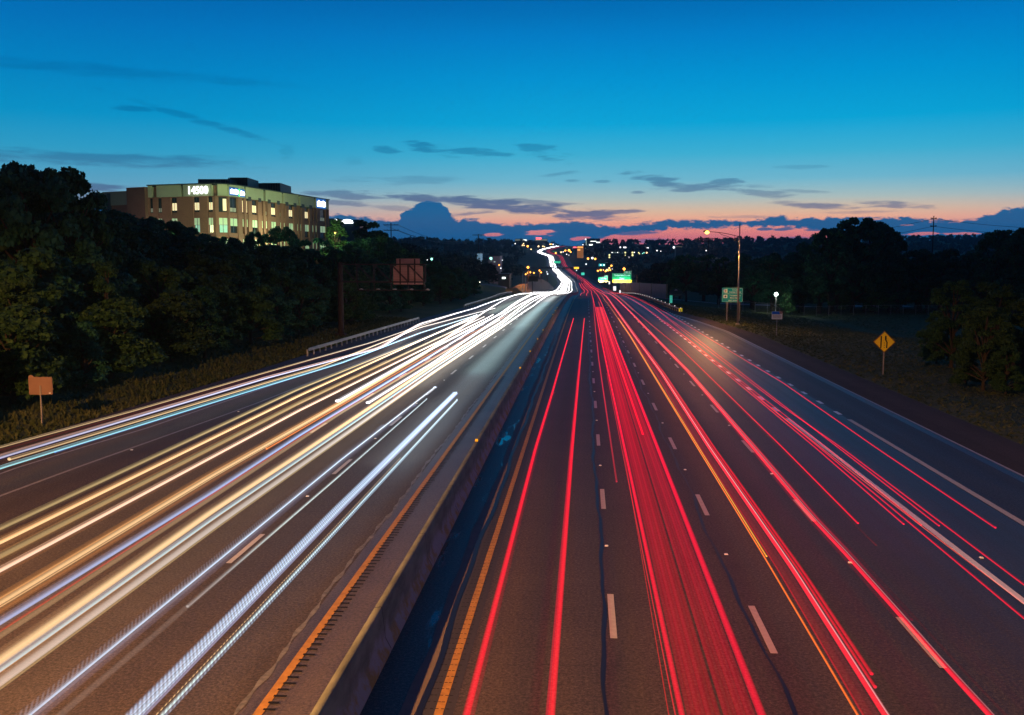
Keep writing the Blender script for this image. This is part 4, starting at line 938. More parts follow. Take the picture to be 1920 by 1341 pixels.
# ------------------------------------------------------------------ signs further along
def place(px, py, d): return at(px, py, d)
def overhead(px0, px1, py0, py1, d, label, main, tab=None, only=None, lit=60, group=None):
    a = place(px0, py1, d); b = place(px1, py0, d); w = b.x-a.x; h = b.z-a.z; zr = zR(a.y); px_r = place(px1+6, py1, d).x
    t = empty('overhead_sign', (px_r+1.0, a.y, zr), 0, label, 'road sign', group); bx = px_r+1.0; z0 = a.z-zr
    MB().tube([(0,.5,-1),(0,.5,z0+h*.8)], .28, 10).build('pole', M['rust'], t)
    m = MB()
    for z_ in (z0+h*.2, z0+h*.75): m.bar((0,.5,z_),(a.x-bx,.5,z_),.18)
    m.bar((0,-.9,z0-.25),(a.x-bx,-.9,z0-.25),.10); m.build('arm', M['rust'], t)
    hh = h; zo = z0
    if only:
        oh = h*.27; pl2 = MB().box(((a.x+b.x)/2-bx, 0, z0+oh/2),(w,.05,oh-.02)).build('exit_only_panel', M['syellow'], t)
        put_text('lettering', [('EXIT',oh*.62,(a.x+b.x)/2-bx-w*.27,z0+oh/2,.02),('ONLY',oh*.62,(a.x+b.x)/2-bx+w*.27,z0+oh/2,.02)], M['sblack'], pl2, y=-.04)
        cx_ = (a.x+b.x)/2-bx; poly('arrow', [(cx_-.16,z0+oh*.85),(cx_-.16,z0+oh*.5),(cx_-.45,z0+oh*.5),(cx_,z0+oh*.12),(cx_+.45,z0+oh*.5),(cx_+.16,z0+oh*.5),(cx_+.16,z0+oh*.85)][::-1], -.045, M['sblack'], pl2)
        zo += oh; hh -= oh
    pl = green_panel(t, w, hh, zo+hh/2, (a.x+b.x)/2-bx, main); pl.data.materials[0] = M['green_hi']
    if tab:
        tw, th_, s_ = tab; q = green_panel(t, tw, th_, zo+hh+th_/2, b.x-bx-tw/2, [(s_, th_*.55, 0, 0, .01)]); q.data.materials[0] = M['green_hi']
    for k in (.2,.5,.8):
        hx = a.x-bx+w*k; f = MB().box((hx,-1.0,z0-.3),(.5,.3,.16)).build('sign_light', M['alu'], t)
        ld = bpy.data.lights.new('lamp_light','AREA'); ld.shape='RECTANGLE'; ld.size=w*.28; ld.size_y=.25; ld.energy=lit; ld.color=(.95,1.0,.9)
        lo = bpy.data.objects.new('lamp_light', ld); col.objects.link(lo); lo.parent = t; lo.location = (hx,-1.0,z0-.2); lo.rotation_euler = (R(-22)+math.pi,0,0)
    return t
w_ = 8.1
overhead(1148, 1184, 512.5, 529.5, 410, 'large green overhead exit sign with a yellow EXIT ONLY strip', [('Timberlake Manor',.92,0,.55,.02),('Pkwy',.92,0,-.65,.02)], tab=(3.1,1.0,'EXIT 21'), only=True, lit=420)
overhead(1122, 1140, 519.5, 528.5, 640, 'smaller distant green and yellow overhead sign glowing left of the large one', [('Chesterfield',.85,0,.2,.02)], tab=(2.3,.9,'EXIT 20'), only=True, lit=900)
# park style sign on two posts, with a narrow teal sign below
p = at(1267, 575, 262); gq = gz(p.x, p.y); t = empty('park_sign', (p.x, p.y, gq), 0, 'slate blue crown-topped sign on two posts behind the right guardrail', 'road sign')
kk = p.y/FPX; zb = 9-(552-490)*kk-gq; zs = 9-(537-490)*kk-gq
m = MB(); 
for x in (-1.5, 1.65): m = MB(); m.box((x,.1,zb/2),(.18,.18,zb)); m.build('post', M['rust'], t)
pr = [(-1.85,.55),(-1.75,1.15),(-1.2,1.45),(-.75,1.5),(-.4,1.85),(.4,1.85),(.75,1.5),(1.2,1.45),(1.75,1.15),(1.85,.55),(1.6,.2),(1.5,0),(-1.5,0),(-1.6,.2)]
pl = poly('panel', [(x, zb-.35+z*1.12) for x, z in pr][::-1], 0, M['sdark'], t, .12)
poly('crest', [(-.45,zb+1.15),(-.3,zb+1.42),(0,zb+1.55),(.3,zb+1.42),(.45,zb+1.15)][::-1], -.03, mat('crest_grey', (.30,.34,.44), .6), pl, .03)
MB().box((0,-.02,zb+.0),(3.1,.06,.42)).build('lower_band', mat('sign_slate_band', (.07,.11,.13), .6), pl)
p2 = at(1258, 571, 225); g3 = gz(p2.x,p2.y); t = empty('mile_marker', (p2.x,p2.y,g3), 0, 'narrow upright teal marker sign beside the right guardrail', 'road sign')
kk = p2.y/FPX; z1_ = 9-(567-490)*kk-g3; z2_ = 9-(553-490)*kk-g3
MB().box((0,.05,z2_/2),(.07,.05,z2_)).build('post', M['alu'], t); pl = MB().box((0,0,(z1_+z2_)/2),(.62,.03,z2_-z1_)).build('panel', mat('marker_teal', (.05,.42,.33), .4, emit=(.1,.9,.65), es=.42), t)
put_text('lettering', [('M',.36,0,z2_-.26,.01),('2',.5,0,z2_-.72,.01),('1',.5,0,z2_-1.2,.01),('8',.3,0,z2_-1.55,.01)], M['swhite'], pl, y=-.03)
for (px, py, w_, h_, d, lb) in [(1152.5,541,5.2,8,330,'white backlit panel sign right of the red trails'), (1162.5,547,2.8,5,300,'small pale delineator panel by the right guardrail'), (1142.5,530.5,2.6,5,420,'tiny mint delineator sign below the overhead signs')]:
    q = at(px, py, d); kk = d/FPX; g3 = max(gz(q.x,q.y), -12); t = empty('delineator', (q.x,q.y,g3), 0, lb, 'marker post')
    MB().box((0,.06,(q.z-g3)/2),(.1,.06,q.z-g3)).build('post', M['alu'], t); MB().box((0,0,q.z-g3),(w_*kk,.05,h_*kk)).build('panel', mat('panel_glow', (.8,.8,.8), .5, emit=(1,1,.97), es=1.1), t)

# ------------------------------------------------------------------ the office building on the left hill
def brickmat(name, c1, c2, mortar):
    m = bpy.data.materials.new(name); m.use_nodes = True; n = m.node_tree; b = NB(n); p = n.nodes['Principled BSDF']
    t = b.n('ShaderNodeTexCoord'); sp = b.n('ShaderNodeSeparateXYZ'); n.links.new(t.outputs['Object'], sp.inputs[0])
    br = b.n('ShaderNodeTexBrick'); n.links.new(b.xyz(b.m('ADD', sp.outputs[0], sp.outputs[1]), sp.outputs[2], 0), br.inputs['Vector'])
    br.inputs['Color1'].default_value = c1; br.inputs['Color2'].default_value = c2; br.inputs['Mortar'].default_value = mortar; br.inputs['Scale'].default_value = 2.4
    nz = b.noise(t.outputs['Object'], .5, 4, .6); q = b.mix(b.m('MULTIPLY', nz, .6), br.outputs[0], (c1[0]*.6,c1[1]*.6,c1[2]*.6,1)); n.links.new(q, p.inputs['Base Color']); p.inputs['Roughness'].default_value = .9
    return m
M['brick'] = brickmat('brown_brick', (.30,.125,.085,1), (.24,.10,.07,1), (.28,.17,.13,1)); M['brick_dark'] = brickmat('red_brown_brick', (.20,.085,.065,1), (.15,.07,.055,1), (.2,.13,.1,1))
M['fascia'] = mat('cream_panel', (.42,.44,.30), .8, var=.10, vscale=.4); M['mech'] = mat('dark_metal_cladding', (.035,.05,.06), .5, metal=.3, var=.3, vscale=.8)
M['w_dark'] = mat('dark_window_glass', (.02,.03,.035), .12, spec=.8)
M['w_green'] = mat('lit_blind_green', (.4,.5,.35), .8, emit=(.50,.72,.42), es=.42); M['w_warm'] = mat('lit_window_warm', (.5,.45,.3), .8, emit=(1.0,.82,.45), es=.95, var=.5, vscale=.9); M['w_cool'] = mat('lit_window_teal', (.3,.45,.4), .8, emit=(.35,.75,.58), es=.55, var=.5, vscale=.9)
M['w_bright'] = mat('bright_window', (.8,.8,.6), .8, emit=(1.0,1.0,.62), es=1.3); M['w_dim'] = mat('dim_lit_window', (.3,.3,.25), .7, emit=(.55,.62,.45), es=.18, var=.6, vscale=1)
bA = at(403,347,183); bM_ = at(428,347,184.5); bN = at(446,348.5,187.5); bB = at(616,372,232); bL = at(277,349,188); bW = at(243,350,190.5)
TOPZ = 23.7; GZ = 3.4; org = Vector((bM_.x, bM_.y, GZ))
bt = empty('office_building', org, 0, 'five-storey brown brick office building with lit windows on the left hill', 'building')
bH = TOPZ-GZ
def P2(v): return Vector((v.x-org.x, v.y-org.y, 0))
def wall(a, b, z0, z1, mt, name='wall', th=.5, out=0.0, parent=None):
    """slab between plan points a, b with its outer face on the line (outer side = towards the viewer)"""
    a = Vector(a); b = Vector(b); d = (b-a); L_ = d.length; q = d.normalized(); nrm = Vector((q.y,-q.x,0))
    if nrm.dot(Vector((-org.x,-org.y,0))) < 0: nrm = -nrm
    c = (a+b)/2-nrm*(th/2-out)+Vector((0,0,(z0+z1)/2)); return MB().box(c, (L_, th, z1-z0), rz=math.atan2(q.y,q.x)).build(name, mt, parent or bt)
pA, pM, pN, pB, pL, pW = map(P2, (bA, bM_, bN, bB, bL, bW))
def facade(a, b, cells, base_mt, z1=None):
    """cells: list of (s0, s1, kind) along the wall in 0..1; windows on four storeys between piers"""
    z1 = z1 or bH; d = b-a; L_ = d.length; q = d.normalized(); nrm = Vector((q.y,-q.x,0))
    if nrm.dot(Vector((-org.x,-org.y,0))) < 0: nrm = -nrm
    rz = math.atan2(q.y, q.x); SH = 3.92
    pm = MB()
    def piece(mb, s0, s1, z0, z1_, th, out): mb.box(a+q*L_*(s0+s1)/2-nrm*(th/2-out)+Vector((0,0,(z0+z1_)/2)), ((s1-s0)*L_, th, z1_-z0), rz=rz)
    piece(pm, 0, 1, 0, z1, .3, -.55)          # backing wall
    last = 0
    for (s0, s1, k) in cells:
        if s0 > last: piece(pm, last, s0, 0, z1-2.35, .6, .06)   # brick pier
        last = s1
        for f in range(5):
            zt = z1-2.45-f*SH; zb_ = zt-3.95
            if zt < .5: break
            if f > 0: piece(pm, s0, s1, zt-1.42+1.42-.0-.02, zt+.12, .35, -.12)
            piece(pm, s0, s1, max(zb_,0), max(zb_,0)+1.0 if False else max(zb_,0)+1.0, .35, -.10)
            kind = k[f] if f < len(k) else 'd'
            wz1, wz0 = zt-.1, zb_+1.1
            if wz0 < 0: break
            fr = MB(); piece(fr, s0, s1, wz0-.02, wz1, .10, -.30); w = fr.build('window', M['w_dark'], bt)
            if (s1-s0)*L_ > .9 and kind in 'GTBWHD':
                mb = MB(); sm = (s0+s1)/2; hw = .035/L_; piece(mb, sm-hw, sm+hw, wz0, wz1, .05, -.14); mb.build('mullion', M['mech'], w)
            if kind == 'G':      # green blind above, dark pane below
                mb = MB(); piece(mb, s0+.0, s1-.0, wz1-1.45, wz1, .12, -.18); mb.build('blind', M['w_green'], w)
            elif kind == 'T':
                mb = MB(); piece(mb, s0, s1, wz1-1.3, wz1, .12, -.18); mb.build('blind', M['w_green'], w); mb = MB(); piece(mb, s0+(s1-s0)*.12, s1, wz0, wz1-1.35, .06, -.22); mb.build('pane', M['w_cool'], w)
            elif kind == 'B':
                mb = MB(); piece(mb, s0, s1, wz1-1.3, wz1, .12, -.18); mb.build('blind', M['w_green'], w); mb = MB(); piece(mb, s0+(s1-s0)*.2, s1, wz0, wz1-1.35, .06, -.22); mb.build('pane', M['w_bright'], w)
            elif kind == 'W':
                mb = MB(); piece(mb, s0+(s1-s0)*.12, s1-(s1-s0)*.12, wz0+.35, wz1-1.0, .06, -.22); mb.build('pane', M['w_warm'], w)
            elif kind == 'D':
                mb = MB(); piece(mb, s0+(s1-s0)*.1, s1-(s1-s0)*.1, wz0+.1, wz0+.85, .06, -.22); mb.build('pane', M['w_dim'], w)
            elif kind == 'H':
                mb = MB(); piece(mb, s0+(s1-s0)*.55, s1-(s1-s0)*.05, wz0+.2, wz1-.3, .06, -.22); mb.build('pane', M['w_warm'], w)
    if last < 1: piece(pm, last, 1, 0, z1-2.35, .6, .06)
    pm.build('wall', base_mt, bt)
    fm = MB(); return piece, fm
def sx(px, a, b, d0=None):      # parameter along the wall a-b of a photo column
    r = ray(px, 400); ax, ay = a.x+org.x, a.y+org.y; dx, dy = b.x-a.x, b.y-a.y
    den = dx*r.y-dy*r.x; return (ay*r.x-ax*r.y)/den
# left face
cl = [(281,287.5,['D','G','G']),(296,304,['D','T','G']),(321,332.5,['W','T','G']),(363,374.5,['W','T','G']),(390,399.5,['W','B','G'])]
pc, _ = facade(pL, pA, [(sx(a_,pL,pA), sx(b_,pL,pA), k) for a_, b_, k in cl], M['brick'])
fm = MB()
for a_, b_, z_ in ((277,287,2.0),(295,303,2.0),(303,341,1.55),(345,398.5,2.2)): pc(fm, max(0,sx(a_,pL,pA)), min(1,sx(b_,pL,pA)), bH-2.35, bH-.1, .6, .05)
fm.build('fascia', M['fascia'], bt)
# chamfered corner
pc, _ = facade(pA, pM, [(.22,.88,['H','T','G'])], M['brick']); fm = MB(); pc(fm,.18,.92,bH-2.3,bH-.1,.6,.08); fm.build('fascia', M['fascia'], bt)
pc, _ = facade(pM, pN, [(.08,.92,['D','G','G'])], M['brick']); fm = MB(); pc(fm,.02,.98,bH-2.3,bH-.1,.6,.08); fm.build('fascia', M['fascia'], bt)
# right face
cr = [(454,458,'HGG'),(462,465.5,'HGG'),(472.5,483.5,'WGG'),(490.5,493.5,'dGG'),(498,501.5,'DGG'),(508,518.5,'WGG'),(524.5,527.5,'DGG'),(531.5,534.5,'dGG'),(541,550.5,'WGG'),(556.5,559,'dGG'),(562.5,565,'dGG'),
      (571,579.5,'WGG'),(585,587.8,'dGG'),(591,593.8,'dGG'),(599.5,610.5,'DGG'),(613.2,615.2,'dGG')]
pc, _ = facade(pN, pB, [(sx(a_,pN,pB), sx(b_,pN,pB), list(k)) for a_, b_, k in cr], M['brick'])
fm = MB()
for a_, b_ in ((447,458),(461.5,494),(498,528.5),(531.5,559.5),(562.5,588.5),(591.5,616)): pc(fm, max(0,sx(a_,pN,pB)), min(1,sx(b_,pN,pB)), bH-2.35, bH-.1, .6, .10)
fm.build('fascia', M['fascia'], bt)
fm = MB()
for c_ in (468,486.8,504.5,521.5,537.5,552.5,567.5,582): pc(fm, sx(c_-2.6,pN,pB), sx(c_+2.6,pN,pB), bH-2.75, bH-1.95, .6, .14)
fm.build('pier_cap', M['mech'], bt)
# brick stair block and low wing
wall(pW, pL, 0, bH-.35, M['brick_dark'], 'stair_block', th=9, out=.8)
pW0 = P2(at(193,354,194)); wall(pW0, pW, 0, bH-3.6, M['brick_dark'], 'wing_wall', th=8); wall(pW0, pW, bH-3.6, bH-.9, mat('grey_fascia', (.20,.20,.17), .8), 'wing_fascia', th=8.2, out=.25)
wall(P2(at(203,354,193.3)), P2(at(209,354,193.1)), bH-12, bH-1.25, M['mech'], 'wing_pier', th=.6, out=.5)
rp = [pL, pA, pM, pN, pB]; k = (pB-pL); bk = Vector((-22,14,0)); inner = [pB+bk*1.0, pL+Vector((-2,34,0))]
m = MB(); ro = rp+inner; n = len(ro); m.add([v+Vector((0,0,bH-.35)) for v in ro]+[v+Vector((0,0,bH-.12)) for v in ro], [tuple(range(n))[::-1], tuple(range(n,2*n))]+[(i,(i+1)%n,n+(i+1)%n,n+i) for i in range(n)])
roof = m.build('roof', M['mech'], bt)
m = MB(); 
for a_, b_ in zip(rp, rp[1:]): m.bar(a_+Vector((0,0,bH-.03)), b_+Vector((0,0,bH-.03)), .75, .2)
m.build('coping', M['mech'], roof)
def roofbox(px0, px1, pyt, d, dep, mt=M['mech'], name='plant_room', ribs=0):
    a_ = at(px0, pyt, d); b_ = at(px1, pyt, d); c = (a_+b_)/2; z = a_.z; 
    m = MB().box((c.x-org.x, c.y-org.y+dep/2, (bH-.2+z-GZ)/2), (b_.x-a_.x, dep, z-GZ-bH+.2), rz=YAW)
    for i in range(ribs): m.box((a_.x-org.x+(b_.x-a_.x)*(i+.5)/ribs, c.y-org.y-.05, (bH-.2+z-GZ)/2), (.14,.2,z-GZ-bH+.1), rz=YAW)
    return m.build(name, mt, roof)
roofbox(368,428,336,200,9, ribs=6); roofbox(427,461,333,205,9, ribs=14); roofbox(466,524,343.5,220,10, ribs=0); roofbox(489,523,343.2,219,8, ribs=7); roofbox(525,545,361.5,225,6); roofbox(316,368,347,195,8); roofbox(331,344,344.5,196,3, name='vent')
# lit signs on the fascia
M['sign_lit'] = glow('lit_sign_letters', (.92,.97,1.0), 3.2); M['sign_lit_g'] = glow('lit_sign_green', (.1,1.0,.1), 3.0); M['halo'] = mat('sign_halo_blue', (.02,.06,.20), .5, emit=(.02,.20,.75), es=.55)
def face_sign(a, b, px0, px1, z, txt, size, bold=.06, mtx=None, back=True):
    s0, s1 = sx(px0,a,b), sx(px1,a,b); d = b-a; q = d.normalized(); nrm = Vector((q.y,-q.x,0))
    if nrm.dot(Vector((-org.x,-org.y,0))) < 0: nrm = -nrm
    c = a+d*(s0+s1)/2+nrm*.22; t = empty('sign_letters', (0,0,0)); 
    me = text_mesh(txt, size, bold=bold); xs_ = [v.co.x for v in me.vertices]; w = max(xs_)-min(xs_); W_ = (s1-s0)*d.length
    for v in me.vertices: v.co.x *= W_/w; v.co.z *= 12
    bpy.data.objects.remove(t)
    o = link('lit_sign', me, mtx or M['sign_lit'], bt); o.location = c+Vector((0,0,z)); o.rotation_euler = (math.pi/2, 0, math.atan2(q.y,q.x))
    return o
face_sign(pL, pA, 355, 391, bH-1.30, '14500', 2.1, .0)
# second and third signs: lettering too small to read in the photograph, kept as rows of letter strokes
def stroke_sign(a, b, px0, px1, z, h, n, mtx, green=None):
    d = b-a; q = d.normalized(); nrm = Vector((q.y,-q.x,0))
    if nrm.dot(Vector((-org.x,-org.y,0))) < 0: nrm = -nrm
    s0, s1 = sx(px0,a,b), sx(px1,a,b); L_ = (s1-s0)*d.length; m = MB(); rz = math.atan2(q.y,q.x); r_ = random.Random(3); st_ = L_/n
    o_ = a+d*s0
    for i in range(n):
        if green == i: continue
        c = o_+q*(st_*(i+.5))+nrm*.25; hh = h*r_.choice([.8,1.0,.85])
        m.box(c-q*st_*.3+Vector((0,0,z+hh/2-h/2)), (st_*.2,.15,hh), rz=rz)
        if r_.random() < .7: m.box(c+q*st_*.25+Vector((0,0,z+hh/2-h/2)), (st_*.2,.15,hh*.8), rz=rz)
        m.box(c+Vector((0,0,z+(hh/2-h/2)+r_.choice([-.35,0,.35])*hh)), (st_*.7,.15,h*.2), rz=rz)
    g = m.build('lit_sign', mtx, bt)
    if green is not None:
        c = o_+q*(st_*(green+.5))+nrm*.25; MB().box(c+Vector((0,0,z)), (st_*.5,.15,h*1.35), rz=rz).build('green_mark', M['sign_lit_g'], g)
    MB().box(o_+q*L_/2+nrm*.13+Vector((0,0,z)), (L_*1.1,.06,h*1.5), rz=rz).build('backing', M['halo'], g)
stroke_sign(pM, pN, 431, 445.5, bH-1.35, 1.0, 6, M['sign_lit']); stroke_sign(pN, pB, 446.5, 458, bH-1.45, 1.0, 5, M['sign_lit'], 0)
stroke_sign(pN, pB, 593.5, 609, bH-1.25, 1.5, 6, M['sign_lit'])
# floodlights in the car park in front of the building
def lot_lamp(px, py, d, label, power, c, H=6.5):
    q = at(px, py, d); g = min(gz(q.x,q.y), q.z-3); t = empty('car_park_lamp', (q.x,q.y,g), 0, label, 'lamp post'); h_ = q.z-g; power *= 2.6
    MB().tube([(0,0,0),(0,0,h_)], .08, 8).build('pole', M['rust'], t); MB().box((0,0,h_+.12),(.55,.4,.18)).build('lamp_head', M['rust'], t)
    MB().ball((0,0,h_-.06), .16, 8, .6).build('lamp_bulb', M['bulb_w'] if c[2] > .5 else M['bulb_o'], t); lamp_light(t, (0,0,h_-.35), c, power, .2); return t
FL = (.80,1.0,.50)
lot_lamp(473, 452, 176, 'car park lamp behind the trees below the middle of the office building', 3400, FL)
lot_lamp(545, 450, 196, 'car park lamp behind the trees near the right of the office building', 3400, FL)
lot_lamp(380, 458, 168, 'car park lamp behind the trees at the corner of the office building', 2600, FL)
lot_lamp(628, 436, 205, 'car park lamp at the right end of the office building lighting a tree', 900, (.85,1.0,.35))
lot_lamp(510, 447, 178, 'car park lamp hidden in foliage below the office windows', 700, (.85,1.0,.4))
lot_lamp(222, 440, 180, 'added lamp brightening the low brick wing at the left end of the offices', 420, (1.0,.85,.7))  # put in to brighten the dark wing; no lamp known there
lot_lamp(310, 470, 166, 'car park lamp hidden at the left of the office building', 700, FL)

# second, blue-grey building to the right of it
a_ = at(612,412,300); b_ = at(675,415,300); bt2 = empty('office_building', ((a_.x+b_.x)/2, a_.y, 6), YAW, 'dark glass box building just right of the brick offices with a lit white sign', 'building'); w2 = b_.x-a_.x; h2 = a_.z-6
M['glassbox'] = mat('blue_grey_cladding', (.10,.16,.20), .25, metal=.4, var=.1, vscale=.3)
m = MB().box((w2*.18,8,h2/2),(w2*.64,16,h2))
for i in range(16): m.box((w2*(-.12+.6*i/15),-.1,h2/2),(.12,.25,h2-.2))
m.build('wall', M['glassbox'], bt2); MB().box((-w2*.33,9,h2/2+.2),(w2*.36,15,h2+.4)).build('side_wall', M['mech'], bt2)
sg = MB(); lz = at(650,416,300).z-6; lx = at(650,416,300).x-(a_.x+b_.x)/2
pts = [(-2.2,-.5),(-1.6,.1),(-.9,.55),(0,.75),(1.0,.7),(1.9,.4),(2.2,-.5)]; sgn = poly('lit_sign', [(lx+x, lz+z) for x, z in pts][::-1], -.45, M['sign_lit'], bt2, .15)
MB().ball((lx-3.3,-.4,lz+.4), .5, 8).build('lit_emblem', M['sign_lit'], bt2)

# ------------------------------------------------------------------ utility poles and wires
def utility(px, pyt, d, label, arms=1, H=None, wood=True, aw=5.0):
    q = at(px, pyt, d); g = gz(q.x,q.y); h_ = q.z-g; t = empty('utility_pole', (q.x,q.y,g), 0, label, 'utility pole')
    MB().tube([(0,0,0),(0,0,h_)], [max(.22,d*.0006), max(.15,d*.0005)], 8).build('pole', M['pole_wood'], t); m = MB()
    for k in range(arms):
        z = h_-.9-2.3*k; m.bar((-aw/2,0,z),(aw/2,0,z),max(.18,d*.0007)); 
        for x in (-aw/2+.1,-aw/4,aw/4,aw/2-.1): m.tube([(x,0,z),(x,0,z+.4)], .10, 6)
    m.build('cross_arm', M['pole_wood'], t); return q, h_+g
q1, h1 = utility(1751, 405, 300, 'tall dark utility pole above the trees on the right', 2, aw=1.8)
q2, h2_ = utility(733, 418, 420, 'wooden utility pole with two cross arms against the clouds on the left', 2, aw=6.5)
q3, h3 = utility(897, 439, 900, 'small distant utility pole on the left ridge', 1, aw=11)
utility(1329, 445, 800, 'distant lattice-topped pole behind the street lamp', 2, aw=14)
def wire(a, b, sag, r=.035, label=None):
    a = Vector(a); b = Vector(b); pts = [a.lerp(b, i/14)-Vector((0,0,sag*4*(i/14)*(1-i/14))) for i in range(15)]; c = pts[0].copy()
    o = MB().tube([v-c for v in pts], r, 4).build('power_line', M['sblack'], None); o.location = c; tag(o, label, 'power line', 'power lines strung between the poles')
for k, z_ in enumerate((-.9,-3.2)):
    wire((q1.x,q1.y,h1+z_), (q1.x+90,q1.y+25,h1+z_-1.5), 2.2, .05, 'thin black power line running right from the tall pole')
    wire((q1.x,q1.y,h1+z_), (q1.x-70,q1.y+160,h1+z_-6), 4, .05, 'thin black power line running left from the tall pole')
for k, (x_, z_) in enumerate(((-3,-.9),(3,-.9),(3,-3.2))):
    wire((q2.x+x_,q2.y,h2_+z_), (q3.x+x_*1.5,q3.y,h3-.9), 7, .08, 'faint power line crossing the blue cloud bank on the left')
# ------------------------------------------------------------------ trees
def leaf_quads(C, N_, size, rg):
    """leaf cards at points C with outward normals N_ -> verts, faces"""
    n = len(C); rnd = rg.normal(size=(n,3)); nn = N_*.9+rnd*.8; nn /= np.linalg.norm(nn, axis=1)[:,None]+1e-9
    a = np.cross(nn, rg.normal(size=(n,3))); a /= np.linalg.norm(a, axis=1)[:,None]+1e-9; b = np.cross(nn, a)
    s = size*rg.uniform(.6,1.35,(n,1)); l = s*rg.uniform(.9,1.5,(n,1))
    V_ = np.stack([C-a*s*.15-b*l*.5, C+a*s*.5, C+b*l*.5, C-a*s*.5-b*l*.05], 1).reshape(-1,3)
    return V_, np.arange(4*n).reshape(-1,4)
def crown_points(rg, n, H, Wd, base, shape, clumps):
    cs = []
    for i in range(clumps):
        t = rg.uniform(0,1); a = rg.uniform(0, 2*math.pi)
        z = base+(H-base)*(.08+.84*t)
        if shape == 'round': rr_ = Wd*math.sqrt(max(0,1-((t-.42)/.62)**2))*.78
        elif shape == 'cone': rr_ = Wd*(1-t*.85)*.85
        elif shape == 'bush': rr_ = Wd*math.sqrt(max(0,1-(t*.92)**2))*.85
        else: rr_ = Wd*(.35+.65*math.sin(math.pi*min(1,t*.9+.1)))*.8
        r = rr_*math.sqrt(rg.uniform(.15,1)); cr = Wd*rg.uniform(.20,.40)*(1.0-.25*t)*(.58 if clumps > 61 else 1)
        cs.append((r*math.cos(a), r*math.sin(a), z, cr))
    cs = np.array(cs); w = cs[:,3]**2; idx = rg.choice(len(cs), n, p=w/w.sum())
    d = rg.normal(size=(n,3)); d /= np.linalg.norm(d, axis=1)[:,None]; d[:,2] = np.where(d[:,2] < -.3, -d[:,2]*.5, d[:,2])
    rad = cs[idx,3]*rg.uniform(.45,1.06,n)**.6; P = cs[idx,:3]+d*rad[:,None]*np.array([1,1,.78]); P[:,2] = np.maximum(P[:,2], base*.6)
    return P, d, cs
protos = {}
def make_tree(key, H, Wd, base, shape, n, leaf, size, clumps, seed, m=None):
    rg = np.random.default_rng(seed); P, d, cs = crown_points(rg, n, H, Wd, base, shape, clumps)
    V_, F_ = leaf_quads(P, d, size, rg); cm = np_mesh('crown', V_, F_); cm.materials.append(m or M['leaf'])
    tb = MB(); tb.tube([(0,0,-.3),(.05*H*rg.uniform(-.3,.3),.03*H*rg.uniform(-.3,.3),H*.35),(0,0,H*.72)], [.028*H+.05,.02*H+.03,.006*H], 7)
    for c in cs[:22]: 
        z0 = min(max(base*.8, c[2]*rg.uniform(.45,.7)), H*.65); tb.tube([(0,0,z0), tuple(np.array([c[0]*.5,c[1]*.5,(z0+c[2])/2+.2])), tuple(c[:3])], [.011*H,.007*H,.003*H], 5, cap=False)
    tm = tb.mesh('trunk'); tm.materials.append(M['bark'])
    protos[key] = (cm, tm, float(np.percentile(P[:,2], 99.6)), Wd)
for i in range(4): make_tree(('r',i), 10, 3.9, 1.6, 'round', 9000, 0, .36, 30, 20+i)
for i in range(3): make_tree(('b',i), 10, 4.2, .3, 'bush', 10000, 0, .34, 34, 40+i, M['leaf2'])
for i in range(2): make_tree(('o',i), 10, 3.0, .8, 'oval', 8000, 0, .34, 26, 60+i)
make_tree(('airy',0), 10, 4.5, 1.8, 'round', 12500, 0, .27, 84, 83); make_tree(('cone',0), 10, 2.6, .6, 'cone', 5200, 0, .24, 30, 91, M['leaf2'])
make_tree(('l',0), 10, 3.9, 1.6, 'round', 3000, 0, .60, 26, 95, M['leaf_far']); make_tree(('l',1), 10, 4.2, .6, 'bush', 3000, 0, .60, 26, 97, M['leaf_far'])
for i in range(2): make_tree(('near',i), 10, 4.2, .15, ('bush','cone')[i], 30000, 0, .17, 95, 70+i, M['leaf2'])
make_tree(('near',2), 10, 4.0, .15, 'oval', 30000, 0, .17, 90, 77, M['leaf2'])
make_tree(('cone',1), 10, 3.4, .3, 'cone', 9000, 0, .26, 60, 92); make_tree(('cone',2), 10, 3.0, .3, 'oval', 9000, 0, .26, 60, 93)
def tree(x, y, H, key, label, group=None, wf=1.0, name='broadleaf_tree', z=None, rz=None):
    cm, tm, h0, w0 = protos[key]; s = H/h0; g = gz(x, y) if z is None else z
    t = empty(name, (x, y, g-.1), random.uniform(0,6.28) if rz is None else rz, label, 'tree', group); t.scale = (s*wf, s*wf, s)
    for nm, me in (('crown', cm), ('trunk', tm)):
        o = bpy.data.objects.new(nm, me); col.objects.link(o); o.parent = t
    return t
def sil(px):      # height of the left wood's outline in photo rows
    return float(np.interp(px, [-400,-60,0,40,150,185,200,250,300,340,380,430,470,520,560,600,640,690,700,760,830,1000], [330,330,345,350,372,392,402,412,424,434,443,452,458,460,458,460,458,440,444,462,480,520]))
def pcol(x, y): return 1096+x/y*FPX*1.0
def ztop_for(px, py, y, x):     # height of the sight line through that pixel above the point
    r = ray(px, py); return 9+r.z*(y/r.y)
GL = 'trees of the dense wood on the left bank'; LBL = 'dark leafy tree in the dense wood on the left bank'
rt = random.Random(5); cnt = 0
def tree_label(px, ri):
    zone = ['cut off by the left picture edge','near the left picture edge','behind the post of the bare sign back','below the low brick wing','below the left face of the offices','below the curved corner of the offices','below the right face of the offices','just left of the gantry post','behind the gantry truss','behind the gantry sign panel','right of the gantry']
    i = int(np.searchsorted([0,55,150,260,360,460,590,650,735,805], px))
    return ['low front tree','second-row tree','middle tree','tree deep in the wood','tree far back in the wood','backmost tree','skyline tree'][min(ri,6)]+', left bank, '+zone[i]
